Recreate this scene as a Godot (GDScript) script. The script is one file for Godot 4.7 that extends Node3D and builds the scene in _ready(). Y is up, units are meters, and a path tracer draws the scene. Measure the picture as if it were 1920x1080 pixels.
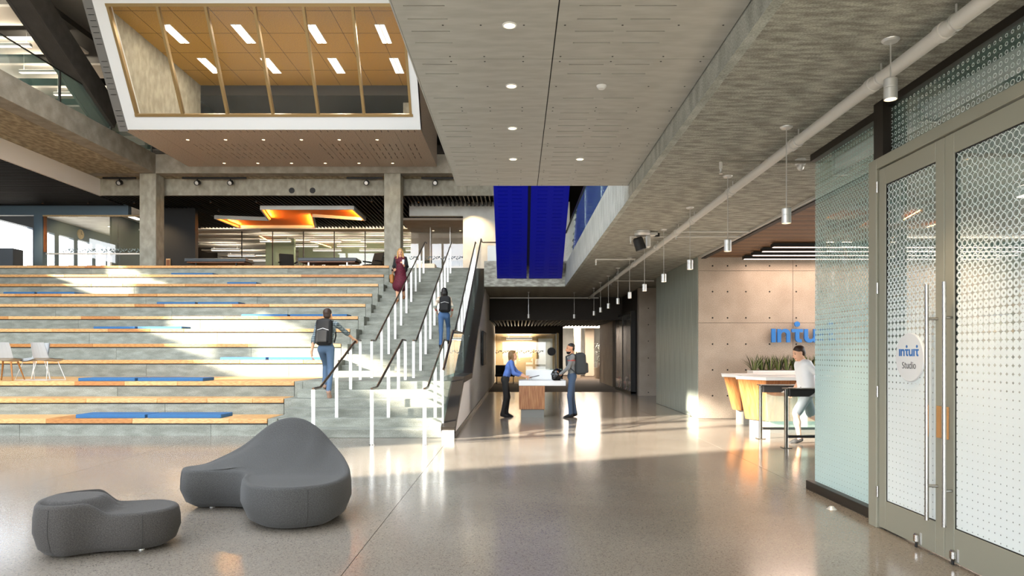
extends Node3D

# Depths are metres in front of the camera (d = -z); the floor is y = 0, the eye 1.6 m above it.

var M := {}
var taken := {}
var rng := RandomNumberGenerator.new()

class MB:
	var v := PackedVector3Array()
	var n := PackedVector3Array()
	var uv := PackedVector2Array()
	var c := PackedColorArray()
	var col := Color.WHITE
	var use_col := false
	func tri3(a: Vector3, b: Vector3, d: Vector3, na: Vector3, nb: Vector3, nd: Vector3, ua := Vector2.ZERO, ub := Vector2.ZERO, ud := Vector2.ZERO) -> void:
		if (b - a).cross(d - a).dot(na + nb + nd) > 0.0:
			v.append_array([a, d, b]); n.append_array([na, nd, nb]); uv.append_array([ua, ud, ub])
		else:
			v.append_array([a, b, d]); n.append_array([na, nb, nd]); uv.append_array([ua, ub, ud])
		if use_col:
			c.append_array([col, col, col])
	func tri(a: Vector3, b: Vector3, d: Vector3, nn: Vector3) -> void:
		tri3(a, b, d, nn, nn, nn)
	func quad(a: Vector3, b: Vector3, d: Vector3, e: Vector3, nn := Vector3.ZERO) -> void:
		if nn == Vector3.ZERO:
			nn = -((b - a).cross(d - a)).normalized()
		tri3(a, b, d, nn, nn, nn, Vector2(0, 0), Vector2(1, 0), Vector2(1, 1))
		tri3(a, d, e, nn, nn, nn, Vector2(0, 0), Vector2(1, 1), Vector2(0, 1))
	# a box given by opposite corners (x, y, depth)
	func box(x0: float, x1: float, y0: float, y1: float, d0: float, d1: float, bev := 0.0) -> MB:
		return obox(Transform3D(Basis.IDENTITY, Vector3((x0 + x1) / 2, (y0 + y1) / 2, -(d0 + d1) / 2)), Vector3(absf(x1 - x0), absf(y1 - y0), absf(d1 - d0)), bev)
	func obox(t: Transform3D, size: Vector3, bev := 0.0) -> MB:
		var h := size / 2.0
		var b := minf(bev, minf(h.x, minf(h.y, h.z)) * 0.9)
		for ax in 3:
			for s in [-1.0, 1.0]:
				var nn := Vector3.ZERO
				nn[ax] = s
				var u := (ax + 1) % 3
				var w := (ax + 2) % 3
				var p := []
				for q in [[-1, -1], [1, -1], [1, 1], [-1, 1]]:
					var k := Vector3.ZERO
					k[ax] = s * h[ax]
					k[u] = q[0] * (h[u] - b)
					k[w] = q[1] * (h[w] - b)
					p.append(t * k)
				quad(p[0], p[1], p[2], p[3], (t.basis * nn).normalized())
		if b > 0.0:
			for ax in 3:
				var u := (ax + 1) % 3
				var w := (ax + 2) % 3
				for su in [-1.0, 1.0]:
					for sw in [-1.0, 1.0]:
						var p := []
						for q in [[-1.0, 0], [1.0, 0], [1.0, 1], [-1.0, 1]]:
							var k := Vector3.ZERO
							k[ax] = q[0] * (h[ax] - b)
							k[u] = su * (h[u] - (b if q[1] else 0.0))
							k[w] = sw * (h[w] - (0.0 if q[1] else b))
							p.append(t * k)
						var nn := Vector3.ZERO
						nn[u] = su
						nn[w] = sw
						quad(p[0], p[1], p[2], p[3], (t.basis * nn).normalized())
			for sx in [-1.0, 1.0]:
				for sy in [-1.0, 1.0]:
					for sz in [-1.0, 1.0]:
						var a := Vector3(sx * h.x, sy * (h.y - b), sz * (h.z - b))
						var bb := Vector3(sx * (h.x - b), sy * h.y, sz * (h.z - b))
						var d := Vector3(sx * (h.x - b), sy * (h.y - b), sz * h.z)
						tri(t * a, t * bb, t * d, (t.basis * Vector3(sx, sy, sz)).normalized())
		return self
	# a bar of rectangular section between two points
	func bar(a: Vector3, b: Vector3, w: float, h: float, up := Vector3.UP, bev := 0.0) -> MB:
		var f := (b - a).normalized()
		var r := f.cross(up).normalized()
		if r.length() < 0.5:
			r = f.cross(Vector3.RIGHT).normalized()
		var u := r.cross(f)
		return obox(Transform3D(Basis(r, u, -f), (a + b) / 2), Vector3(w, h, a.distance_to(b)), bev)
	# polygon in (x, y) of the transform, extruded from z = 0 to z = depth
	func extrude(poly: PackedVector2Array, t: Transform3D, depth: float) -> MB:
		var idx := Geometry2D.triangulate_polygon(poly)
		var fz := (t.basis.z).normalized() * signf(depth)
		for i in range(0, idx.size(), 3):
			var p := []
			for k in 3:
				p.append(Vector3(poly[idx[i + k]].x, poly[idx[i + k]].y, 0))
			tri(t * p[0], t * p[1], t * p[2], -fz)
			var o := Vector3(0, 0, depth)
			tri(t * (p[0] + o), t * (p[1] + o), t * (p[2] + o), fz)
		var sgn := -1.0 if Geometry2D.is_polygon_clockwise(poly) else 1.0
		for i in poly.size():
			var a := poly[i]
			var b := poly[(i + 1) % poly.size()]
			var e := (b - a).normalized()
			var nn := (t.basis * (Vector3(e.y, -e.x, 0) * sgn)).normalized()
			quad(t * Vector3(a.x, a.y, 0), t * Vector3(b.x, b.y, 0), t * Vector3(b.x, b.y, depth), t * Vector3(a.x, a.y, depth), nn)
		return self
	func tube(path: Array, r: Variant, sides := 10, caps := true) -> MB:
		var rings := []
		var up := Vector3.ZERO
		for i in path.size():
			var f: Vector3
			if i == 0:
				f = path[1] - path[0]
			elif i == path.size() - 1:
				f = path[i] - path[i - 1]
			else:
				f = (path[i] - path[i - 1]).normalized() + (path[i + 1] - path[i]).normalized()
			f = f.normalized()
			if up == Vector3.ZERO:
				up = Vector3.UP if absf(f.y) < 0.9 else Vector3.RIGHT
			var x := f.cross(up).normalized()
			up = x.cross(f).normalized()
			var rr: float = r[i] if r is Array else r
			var ring := []
			for k in sides:
				var an := TAU * k / sides
				var dir := x * cos(an) + up * sin(an)
				ring.append([path[i] + dir * rr, dir])
			rings.append([ring, f])
		for i in path.size() - 1:
			for k in sides:
				var a: Array = rings[i][0][k]
				var b: Array = rings[i][0][(k + 1) % sides]
				var d: Array = rings[i + 1][0][(k + 1) % sides]
				var e: Array = rings[i + 1][0][k]
				tri3(a[0], b[0], d[0], a[1], b[1], d[1])
				tri3(a[0], d[0], e[0], a[1], d[1], e[1])
		if caps:
			for q in [0, path.size() - 1]:
				var nn: Vector3 = rings[q][1] * (-1.0 if q == 0 else 1.0)
				for k in sides:
					tri(path[q], rings[q][0][k][0], rings[q][0][(k + 1) % sides][0], nn)
		return self
	# profile of (radius, height) turned about y of the transform
	func lathe(prof: Array, t: Transform3D, sides := 16, smooth := true) -> MB:
		for i in prof.size() - 1:
			var p: Vector2 = prof[i]
			var q: Vector2 = prof[i + 1]
			if p.distance_to(q) < 1e-6:
				continue
			var e := (q - p).normalized()
			for k in sides:
				var a0 := TAU * k / sides
				var a1 := TAU * (k + 1) / sides
				var m0 := a0 if smooth else (a0 + a1) / 2
				var m1 := a1 if smooth else (a0 + a1) / 2
				var n0 := (t.basis * Vector3(cos(m0) * e.y, -e.x, sin(m0) * e.y)).normalized()
				var n1 := (t.basis * Vector3(cos(m1) * e.y, -e.x, sin(m1) * e.y)).normalized()
				var A := t * Vector3(cos(a0) * p.x, p.y, sin(a0) * p.x)
				var B := t * Vector3(cos(a1) * p.x, p.y, sin(a1) * p.x)
				var C := t * Vector3(cos(a1) * q.x, q.y, sin(a1) * q.x)
				var D := t * Vector3(cos(a0) * q.x, q.y, sin(a0) * q.x)
				if p.x > 1e-6:
					tri3(A, B, C, n0, n1, n1)
				if q.x > 1e-6:
					tri3(A, C, D, n0, n1, n0)
		return self
	func commit() -> ArrayMesh:
		var arr := []
		arr.resize(Mesh.ARRAY_MAX)
		arr[Mesh.ARRAY_VERTEX] = v
		arr[Mesh.ARRAY_NORMAL] = n
		arr[Mesh.ARRAY_TEX_UV] = uv
		if use_col:
			arr[Mesh.ARRAY_COLOR] = c
		var m := ArrayMesh.new()
		m.add_surface_from_arrays(Mesh.PRIMITIVE_TRIANGLES, arr)
		return m

func V(x: float, y: float, d: float) -> Vector3:
	return Vector3(x, y, -d)

# the point that stands at this place of the photograph's frame, at that depth
func at(px: float, py: float, d: float) -> Vector3:
	return Vector3((px - 970.0) * d / 1280.0, 1.6 + (660.0 - py) * d / 1280.0, -d)

func T(p: Vector3, b := Basis.IDENTITY) -> Transform3D:
	return Transform3D(b, p)

func mb() -> MB:
	return MB.new()

func bx(x0: float, x1: float, y0: float, y1: float, d0: float, d1: float, bev := 0.0) -> MB:
	return MB.new().box(x0, x1, y0, y1, d0, d1, bev)

func numbered(called: String) -> String:
	var k: int = taken.get(called, 0)
	taken[called] = k + 1
	return called if k == 0 else "%s_%03d" % [called, k]

func inst(called: String, mesh: Variant, m: Material, parent: Node) -> MeshInstance3D:
	var o := MeshInstance3D.new()
	o.mesh = mesh.commit() if mesh is MB else mesh
	o.material_override = m
	o.name = called
	parent.add_child(o, true)
	return o

func tag(o: Node, label: String, category: String, group := "") -> void:
	o.set_meta("label", label)
	o.set_meta("category", category)
	if group:
		o.set_meta("group", group)

func thing(called: String, label: String, category: String, pos := Vector3.ZERO, turn := 0.0, group := "") -> Node3D:
	var o := Node3D.new()
	o.name = numbered(called)
	add_child(o, true)
	o.position = pos
	o.rotation.y = turn
	tag(o, label, category, group)
	return o

func solo(called: String, mesh: Variant, m: Material, label: String, category: String, group := "") -> MeshInstance3D:
	var o := inst(numbered(called), mesh, m, self)
	tag(o, label, category, group)
	return o

func struct(called: String, mesh: Variant, m: Material) -> MeshInstance3D:
	var o := inst(numbered(called), mesh, m, self)
	o.set_meta("kind", "structure")
	return o

func shell(called: String) -> Node3D:
	var o := Node3D.new()
	o.name = numbered(called)
	add_child(o, true)
	o.set_meta("kind", "structure")
	return o

func area(called: String, parent: Node, pos: Vector3, dir: Vector3, w: float, h: float, energy: float, color := Color(1, 0.93, 0.82)) -> void:
	var l := AreaLight3D.new()
	l.name = called
	parent.add_child(l, true)
	l.area_size = Vector2(w, h)
	l.light_energy = energy
	l.light_color = color
	l.shadow_enabled = true
	l.area_range = 60.0
	l.position = pos
	var up := Vector3.UP if absf(dir.y) < 0.9 else Vector3.FORWARD
	l.basis = Basis.looking_at(dir, up)

func smooth_closed(pts: Array, per: int) -> Array:
	var out := []
	var k := pts.size()
	for i in k:
		for j in per:
			out.append((pts[i] as Vector2).cubic_interpolate(pts[(i + 1) % k], pts[(i + k - 1) % k], pts[(i + 2) % k], float(j) / per))
	return out

# ------------------------------------------------------------------ materials
func noise_image(seed_: int, freq: float, lo: Color, hi: Color, size := 512, octaves := 4, contrast := 1.0) -> ImageTexture:
	var f := FastNoiseLite.new()
	f.seed = seed_
	f.noise_type = FastNoiseLite.TYPE_SIMPLEX_SMOOTH
	f.frequency = freq
	f.fractal_octaves = octaves
	var g := f.get_seamless_image(size, size)
	g.convert(Image.FORMAT_L8)
	var data := g.get_data()
	var lut := []
	for i in 256:
		var t := clampf((i / 255.0 - 0.5) * contrast + 0.5, 0, 1)
		var k := lo.lerp(hi, t)
		lut.append([int(k.r * 255), int(k.g * 255), int(k.b * 255)])
	var out := PackedByteArray()
	out.resize(data.size() * 3)
	for i in data.size():
		var e: Array = lut[data[i]]
		out[i * 3] = e[0]
		out[i * 3 + 1] = e[1]
		out[i * 3 + 2] = e[2]
	var im := Image.create_from_data(size, size, false, Image.FORMAT_RGB8, out)
	return ImageTexture.create_from_image(im)

func speck_image(seed_: int, base: Color, specks: Array, count: int, size := 1024) -> ImageTexture:
	var im := Image.create(size, size, false, Image.FORMAT_RGB8)
	im.fill(base)
	var r := RandomNumberGenerator.new()
	r.seed = seed_
	for i in count:
		var k: Color = specks[r.randi() % specks.size()]
		var s := r.randi_range(1, 4)
		im.fill_rect(Rect2i(r.randi() % size, r.randi() % size, s, r.randi_range(1, 4)), k)
	return ImageTexture.create_from_image(im)

func mat(c: Color, rough := 0.6, metal := 0.0, tex: Texture2D = null, scale := Vector3.ONE) -> StandardMaterial3D:
	var m := StandardMaterial3D.new()
	m.albedo_color = c
	m.roughness = rough
	m.metallic = metal
	if tex:
		m.albedo_texture = tex
		m.uv1_triplanar = true
		m.uv1_world_triplanar = true
		m.uv1_scale = scale
	return m

func bump(m: StandardMaterial3D, tex: Texture2D, cm: float) -> StandardMaterial3D:
	m.heightmap_enabled = true
	m.heightmap_texture = tex
	m.heightmap_scale = cm
	return m

func detail(m: StandardMaterial3D, tex: Texture2D) -> StandardMaterial3D:
	m.detail_enabled = true
	m.detail_albedo = tex
	m.detail_blend_mode = BaseMaterial3D.BLEND_MODE_MUL
	m.detail_uv_layer = BaseMaterial3D.DETAIL_UV_2
	m.uv2_triplanar = true
	m.uv2_world_triplanar = true
	return m

func glow(c: Color, e: float) -> StandardMaterial3D:
	var m := mat(Color(0.9, 0.9, 0.88), 0.5)
	m.emission_enabled = true
	m.emission = c
	m.emission_energy_multiplier = e
	return m

func pane(c: Color, a: float, rough := 0.0) -> StandardMaterial3D:
	var m := mat(Color(c.r, c.g, c.b, a), rough)
	m.transparency = BaseMaterial3D.TRANSPARENCY_ALPHA
	return m

func frit_image() -> ImageTexture:
	# one column of printed rings, 67 rows of 30 pixels: thin rings high up, closing into a white field with dots below
	var w := 30
	var h := 2010
	var im := Image.create(w, h, false, Image.FORMAT_RGBA8)
	for y in h:
		var hh := 3.886 * (1.0 - (y + 0.5) / h)
		var row := floorf(hh / 0.058)
		var hc := (row + 0.5) * 0.058
		var R: float
		if hc > 3.1:
			R = lerpf(0.47, 0.24, clampf((hc - 3.1) / 0.7, 0, 1))
		elif hc > 1.75:
			R = 0.49
		else:
			R = lerpf(0.49, 0.645, clampf((1.75 - hc) / 0.55, 0, 1))
		var th := lerpf(0.09, 0.5, clampf((2.75 - hc) / 1.05, 0, 1) ** 1.6)
		var ri := R - th if hc > 1.62 else -1.0
		for x in w:
			var dx := (x + 0.5) / w - 0.5
			var dy := hh / 0.058 - row - 0.5
			var d := INF
			for ox in [-1, 0, 1]:
				for oy in [-1, 0, 1]:
					d = minf(d, Vector2(dx + ox, dy + oy).length())
			var a := clampf((R - d) * w / 1.2 + 0.5, 0, 1) * clampf((d - ri) * w / 1.2 + 0.5, 0, 1)
			im.set_pixel(x, y, Color(0.93, 0.96, 0.95, a))
	return ImageTexture.create_from_image(im)

func make_materials() -> void:
	var mott := noise_image(1, 0.012, Color(0.85, 0.85, 0.84), Color(1, 1, 1), 512, 5, 1.6)
	var cloud := noise_image(9, 0.008, Color(0.93, 0.925, 0.92), Color(1, 1, 1), 512, 3, 1.4)
	var fine := noise_image(2, 0.09, Color(0.84, 0.84, 0.83), Color(1, 1, 1), 512, 4, 1.9)
	var streak := noise_image(3, 0.02, Color(0.74, 0.73, 0.71), Color(1.0, 1.0, 0.98), 512, 5, 1.8)
	var woodn := noise_image(4, 0.03, Color(0.78, 0.68, 0.58), Color(1, 1, 1), 512, 4, 1.6)
	var weave := noise_image(5, 0.3, Color(0.52, 0.52, 0.52), Color(1, 1, 1), 512, 2, 2.0)
	var terr := speck_image(6, Color(0.90, 0.89, 0.875), [Color(1.0, 0.99, 0.97), Color(0.78, 0.765, 0.75), Color(0.94, 0.93, 0.91), Color(0.72, 0.70, 0.68), Color(0.97, 0.95, 0.93)], 60000)
	M.concrete = detail(mat(Color(0.61, 0.62, 0.58), 0.75, 0, mott, Vector3(0.35, 0.9, 0.35)), fine)
	M.concrete_tint = []
	for k in 3:
		M.concrete_tint.append(detail(mat(Color(0.61, 0.62, 0.58) * [1.0, 0.96, 1.04][k], 0.75, 0, mott, Vector3(0.3, 0.9 + 0.1 * k, 0.35)), fine))
	M.warm_concrete = detail(mat(Color(0.70, 0.645, 0.585), 0.7, 0, cloud, Vector3(0.3, 0.3, 0.3)), fine)
	M.green_concrete = detail(mat(Color(0.66, 0.69, 0.65), 0.45, 0, mott, Vector3(1.6, 0.1, 1.6)), fine)
	M.slab_concrete = detail(mat(Color(0.735, 0.73, 0.70), 0.75, 0, streak, Vector3(0.3, 0.8, 1.15)), fine)
	M.slab_edge = detail(mat(Color(0.74, 0.75, 0.72), 0.7, 0, mott, Vector3(0.6, 0.25, 0.6)), fine)
	M.beam_concrete = detail(mat(Color(0.66, 0.635, 0.59), 0.75, 0, mott, Vector3(0.3, 0.3, 0.3)), fine)
	M.soffit_board = detail(mat(Color(0.74, 0.69, 0.60), 0.75, 0, streak, Vector3(0.45, 0.5, 0.25)), fine)
	M.column_concrete = detail(mat(Color(0.70, 0.685, 0.63), 0.75, 0, mott, Vector3(0.5, 0.3, 0.5)), fine)
	M.truss = detail(mat(Color(0.27, 0.26, 0.25), 0.7, 0, mott, Vector3(0.4, 0.4, 0.4)), fine)
	M.floor = mat(Color(0.59, 0.562, 0.525), 0.13, 0, terr, Vector3(0.36, 0.36, 0.36))
	M.floor.roughness = 0.16
	M.floor.metallic_specular = 0.55
	detail(M.floor, cloud)
	M.floor.uv2_scale = Vector3(0.13, 0.13, 0.13)
	M.floor_joint = mat(Color(0.22, 0.2, 0.19), 0.6)
	M.carpet = mat(Color(0.36, 0.29, 0.22), 0.95, 0, weave, Vector3(2, 2, 2))
	M.panel = mat(Color(0.705, 0.705, 0.68), 0.42, 0.1, cloud, Vector3(0.5, 0.4, 2.0))
	M.box_panel = mat(Color(0.79, 0.72, 0.655), 0.45, 0.05, fine, Vector3(0.4, 0.4, 0.4))
	M.strip_panel = mat(Color(0.43, 0.43, 0.42), 0.45, 0.3)
	M.void = mat(Color(0.03, 0.03, 0.03), 0.9)
	M.black = mat(Color(0.055, 0.055, 0.055), 0.55)
	M.slat_black = mat(Color(0.075, 0.07, 0.066), 0.6)
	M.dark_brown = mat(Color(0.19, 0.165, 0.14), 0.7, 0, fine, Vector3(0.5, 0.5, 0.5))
	M.blue = mat(Color(0.012, 0.06, 0.62), 0.38, 0.1)
	M.white = mat(Color(0.88, 0.885, 0.88), 0.45)
	M.plaster = mat(Color(0.885, 0.885, 0.86), 0.8, 0, cloud, Vector3(0.3, 0.3, 0.3))
	M.wall_white = mat(Color(0.90, 0.88, 0.855), 0.75)
	M.bronze_frame = mat(Color(0.56, 0.47, 0.31), 0.38, 0.55)
	M.frame_paint = mat(Color(0.585, 0.58, 0.52), 0.4, 0.1)
	M.dark_frame = mat(Color(0.17, 0.15, 0.13), 0.4, 0.3)
	M.rail = mat(Color(0.30, 0.25, 0.205), 0.28, 0.85)
	M.post = mat(Color(0.90, 0.90, 0.885), 0.32, 0.35)
	M.steel = mat(Color(0.74, 0.73, 0.71), 0.22, 1.0)
	M.brushed = mat(Color(0.50, 0.50, 0.48), 0.5, 0.4)
	M.alu = mat(Color(0.83, 0.83, 0.82), 0.35, 0.6)
	M.brass = mat(Color(0.80, 0.60, 0.40), 0.25, 0.9)
	M.pipe = mat(Color(0.80, 0.79, 0.765), 0.45)
	M.wood_edge = []
	for k in 4:
		M.wood_edge.append(mat([Color(0.89, 0.71, 0.47), Color(0.83, 0.62, 0.37), Color(0.93, 0.77, 0.54), Color(0.78, 0.56, 0.32)][k], 0.45, 0, woodn, Vector3(0.5, 6 + k, 3)))
	M.walnut = mat(Color(0.66, 0.46, 0.28), 0.4, 0, woodn, Vector3(1.6, 0.12, 1.6))
	M.walnut_dark = mat(Color(0.53, 0.34, 0.19), 0.42, 0, woodn, Vector3(1.6, 0.12, 1.6))  # also painted on the shaded faces of the reception counters
	M.wood_ceiling = []
	for k in 3:
		M.wood_ceiling.append(mat([Color(0.44, 0.33, 0.215), Color(0.38, 0.28, 0.18), Color(0.50, 0.375, 0.245)][k], 0.5, 0, woodn, Vector3(0.4, 4, 4)))
	M.gold = mat(Color(0.69, 0.515, 0.01), 0.5, 0, fine, Vector3(0.5, 0.5, 0.5))
	M.orange = mat(Color(0.88, 0.46, 0.02), 0.6)
	M.mat_blue = mat(Color(0.24, 0.51, 0.75), 0.7, 0, weave, Vector3(4, 4, 4))
	M.seat_fabric = mat(Color(0.31, 0.307, 0.30), 0.95, 0, weave, Vector3(0.8, 0.8, 0.8))
	M.seat_fabric.rim_enabled = true
	M.seat_fabric.rim = 0.35
	
	M.pouf_fabric = mat(Color(0.30, 0.285, 0.27), 0.95, 0, weave, Vector3(0.8, 0.8, 0.8))
	M.pouf_fabric.rim_enabled = true
	M.pouf_fabric.rim = 0.35
	
	M.seam = mat(Color(0.2, 0.195, 0.19), 0.95)
	M.leaf = mat(Color(0.29, 0.35, 0.12), 0.5)
	M.leaf_dark = mat(Color(0.15, 0.19, 0.09), 0.5)
	M.pot = mat(Color(0.72, 0.66, 0.58), 0.6)
	M.soil = mat(Color(0.12, 0.09, 0.07), 0.95)
	M.logo = mat(Color(0.17, 0.44, 0.72), 0.4)
	M.text_grey = mat(Color(0.3, 0.3, 0.31), 0.6)
	M.slate_blue = mat(Color(0.36, 0.44, 0.50), 0.6)
	M.slate_dark = mat(Color(0.30, 0.35, 0.41), 0.6)
	M.sage = mat(Color(0.50, 0.55, 0.44), 0.8)
	M.beige_board = mat(Color(0.83, 0.72, 0.55), 0.7, 0, fine, Vector3(0.3, 1.2, 0.3))
	M.office_panel = mat(Color(0.87, 0.85, 0.82), 0.8)
	M.table_grey = mat(Color(0.30, 0.32, 0.34), 0.5)
	M.fabric_black = mat(Color(0.07, 0.07, 0.075), 0.85)
	M.chair_grey = mat(Color(0.66, 0.665, 0.66), 0.5)
	M.oak = mat(Color(0.70, 0.48, 0.22), 0.5, 0, woodn, Vector3(6, 0.6, 6))
	M.tie = mat(Color(0.10, 0.085, 0.075), 0.9)
	M.lamp_warm = glow(Color(1.0, 0.86, 0.66), 7.0)
	M.lamp_white = glow(Color(1.0, 0.95, 0.88), 4.5)
	M.lamp_pink = glow(Color(1.0, 0.87, 0.80), 5.0)
	M.lamp_amber = glow(Color(1.0, 0.60, 0.16), 4.5)
	M.glass = pane(Color(0.75, 0.85, 0.82), 0.04)
	M.glass_green = pane(Color(0.62, 0.80, 0.76), 0.13)
	M.glass_room = pane(Color(0.72, 0.80, 0.74), 0.01)
	M.glass_room.metallic_specular = 0.35
	M.frame_white = mat(Color(0.80, 0.815, 0.82), 0.5)
	M.frosted = pane(Color(0.86, 0.90, 0.88), 0.55, 0.15)
	M.frit = mat(Color(1, 1, 1), 0.45)
	M.frit.albedo_texture = frit_image()
	M.frit.transparency = BaseMaterial3D.TRANSPARENCY_ALPHA
	M.frit.backlight_enabled = true
	M.frit.backlight = Color(0.5, 0.5, 0.5)
	M.frit_green = M.frit.duplicate()
	M.frit_green.albedo_color = Color(0.85, 0.925, 0.92)
	M.person = mat(Color.WHITE, 0.75)
	M.person.vertex_color_use_as_albedo = true
	M.hair_brown = mat(Color(0.20, 0.125, 0.075), 0.55)
	M.hair_black = mat(Color(0.05, 0.042, 0.04), 0.5)
	M.hair_blonde = mat(Color(0.72, 0.55, 0.32), 0.5)
	M.hair_dirty = mat(Color(0.47, 0.35, 0.20), 0.5)
	M.leather = mat(Color(0.62, 0.40, 0.13), 0.5)
	M.grey_bag = mat(Color(0.20, 0.21, 0.21), 0.8)
	M.helmet = mat(Color(0.06, 0.065, 0.07), 0.12)

var TZ := [13.03, 13.95, 14.6, 17.48, 18.47, 19.46, 20.45, 21.44, 22.43, 23.42, 24.41, 25.4]
var TH := []
const SUN_WAY := Vector3(0.92, -0.32, -0.39)

func stair_height(d: float) -> float:
	if d < 12.72:
		return 0.0
	if d < 17.48:
		return minf(6.0, 1.0 + floorf((d - 12.72) / 0.376)) * 0.1622
	return 0.973 + 0.1423 * minf(27.0, 1.0 + floorf((d - 17.48) / 0.33))

func _ready() -> void:
	rng.seed = 7
	# ---- camera
	var cam := Camera3D.new()
	cam.name = "camera"
	add_child(cam)
	cam.projection = Camera3D.PROJECTION_FRUSTUM
	cam.near = 0.05
	cam.far = 200.0
	cam.size = 0.05 * 1080.0 / 1280.0
	cam.frustum_offset = Vector2(-10.0, 120.0) * 0.05 / 1280.0
	cam.position = Vector3(0, 1.6, 0)
	cam.current = true
	# ---- sky
	var env := Environment.new()
	var sky_m := ProceduralSkyMaterial.new()
	sky_m.sky_top_color = Color(0.80, 0.85, 0.91)
	sky_m.sky_horizon_color = Color(0.95, 0.96, 0.97)
	sky_m.sky_curve = 0.25
	sky_m.ground_horizon_color = Color(0.80, 0.79, 0.76)
	sky_m.ground_bottom_color = Color(0.66, 0.64, 0.60)
	sky_m.energy_multiplier = 14.0
	var sky := Sky.new()
	sky.sky_material = sky_m
	env.background_mode = Environment.BG_SKY
	env.sky = sky
	env.tonemap_mode = Environment.TONE_MAPPER_LINEAR
	env.tonemap_exposure = 0.82
	env.sdfgi_enabled = true
	env.ssao_enabled = true
	env.ssil_enabled = true
	var we := WorldEnvironment.new()
	we.name = "world"
	we.environment = env
	add_child(we)
	# ---- low sun from the left, a little behind the camera
	var sun := DirectionalLight3D.new()
	sun.name = "sun"
	add_child(sun)
	sun.basis = Basis.looking_at(SUN_WAY.normalized(), Vector3.UP)
	sun.light_energy = 15.0
	sun.light_color = Color(1.0, 0.96, 0.89)
	sun.light_angular_distance = 0.7
	sun.sky_mode = DirectionalLight3D.SKY_MODE_LIGHT_ONLY
	sun.shadow_enabled = true

	make_materials()
	for k in 12:
		TH.append(1.6 + (660.0 - [785.0, 747.0, 715.0, 675.0, 644.6, 616.5, 593.0, 570.0, 550.8, 532.2, 514.8, 498.0][k]) * TZ[k] / 1280.0)
	build_shell()
	build_stairs()
	build_bridge()
	build_glass_box()
	build_upper_left()
	build_lounge()
	build_corridor()
	build_reception()
	build_studio()
	build_ceiling_services()
	build_seating()
	build_people()

# plane of (depth, height) at a given x, growing to +x
func side(x: float) -> Transform3D:
	return Transform3D(Basis(Vector3(0, 0, -1), Vector3.UP, Vector3.RIGHT), Vector3(x, 0, 0))

# plane of (x, height) facing the camera at depth d, growing away from it
func facing(d: float) -> Transform3D:
	return Transform3D(Basis(Vector3.RIGHT, Vector3.UP, Vector3(0, 0, 1)), Vector3(0, 0, -d))

# plane of (x, depth) at height y, growing down
func flat(y: float) -> Transform3D:
	return Transform3D(Basis(Vector3.RIGHT, Vector3(0, 0, -1), Vector3.UP), Vector3(0, y, 0))

# a sheet w by l in the transform's xy, front along +z, with rectangular slots cut through
func slotted(t: Transform3D, w: float, l: float, holes: Array, thick: float) -> MB:
	var b := MB.new()
	var ys := [0.0, l]
	for h: Rect2 in holes:
		for y in [h.position.y, h.end.y]:
			if not ys.has(y):
				ys.append(y)
	ys.sort()
	var nz := t.basis.z.normalized()
	for i in ys.size() - 1:
		var y0: float = ys[i]
		var y1: float = ys[i + 1]
		if y1 - y0 < 1e-5:
			continue
		var cuts := []
		for h: Rect2 in holes:
			if h.position.y < (y0 + y1) / 2 and h.end.y > (y0 + y1) / 2:
				cuts.append(h)
		cuts.sort_custom(func(p: Rect2, q: Rect2) -> bool: return p.position.x < q.position.x)
		var x := 0.0
		for h: Rect2 in cuts:
			if h.position.x > x:
				b.quad(t * Vector3(x, y0, 0), t * Vector3(h.position.x, y0, 0), t * Vector3(h.position.x, y1, 0), t * Vector3(x, y1, 0), nz)
			x = h.end.x
		if x < w:
			b.quad(t * Vector3(x, y0, 0), t * Vector3(w, y0, 0), t * Vector3(w, y1, 0), t * Vector3(x, y1, 0), nz)
	var all := holes.duplicate()
	all.append(Rect2(0, 0, w, l))
	for i in all.size():
		var h: Rect2 = all[i]
		var s := -1.0 if i == all.size() - 1 else 1.0
		var p := [h.position, Vector2(h.end.x, h.position.y), h.end, Vector2(h.position.x, h.end.y)]
		var nn := [Vector3(0, 1, 0), Vector3(-1, 0, 0), Vector3(0, -1, 0), Vector3(1, 0, 0)]
		for k in 4:
			var a: Vector2 = p[k]
			var e: Vector2 = p[(k + 1) % 4]
			b.quad(t * Vector3(a.x, a.y, 0), t * Vector3(e.x, e.y, 0), t * Vector3(e.x, e.y, -thick), t * Vector3(a.x, a.y, -thick), (t.basis * (nn[k] * s)).normalized())
	return b

func wall_grid(t: Transform3D, u0: float, u1: float, v0: float, v1: float, holes: Array, thick: float) -> MB:
	# a wall with real openings, thickness along +z of the transform
	var b := MB.new()
	var us := [u0, u1]
	var vs := [v0, v1]
	for h: Rect2 in holes:
		for q in [h.position.x, h.end.x]:
			if q > u0 and q < u1 and not us.has(q):
				us.append(q)
		for q in [h.position.y, h.end.y]:
			if q > v0 and q < v1 and not vs.has(q):
				vs.append(q)
	us.sort()
	vs.sort()
	for i in us.size() - 1:
		for j in vs.size() - 1:
			var m := Vector2((us[i] + us[i + 1]) / 2, (vs[j] + vs[j + 1]) / 2)
			var open := false
			for h: Rect2 in holes:
				open = open or h.has_point(m)
			if not open:
				b.obox(t * T(Vector3(m.x, m.y, thick / 2)), Vector3(us[i + 1] - us[i], vs[j + 1] - vs[j], thick))
	return b

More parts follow.
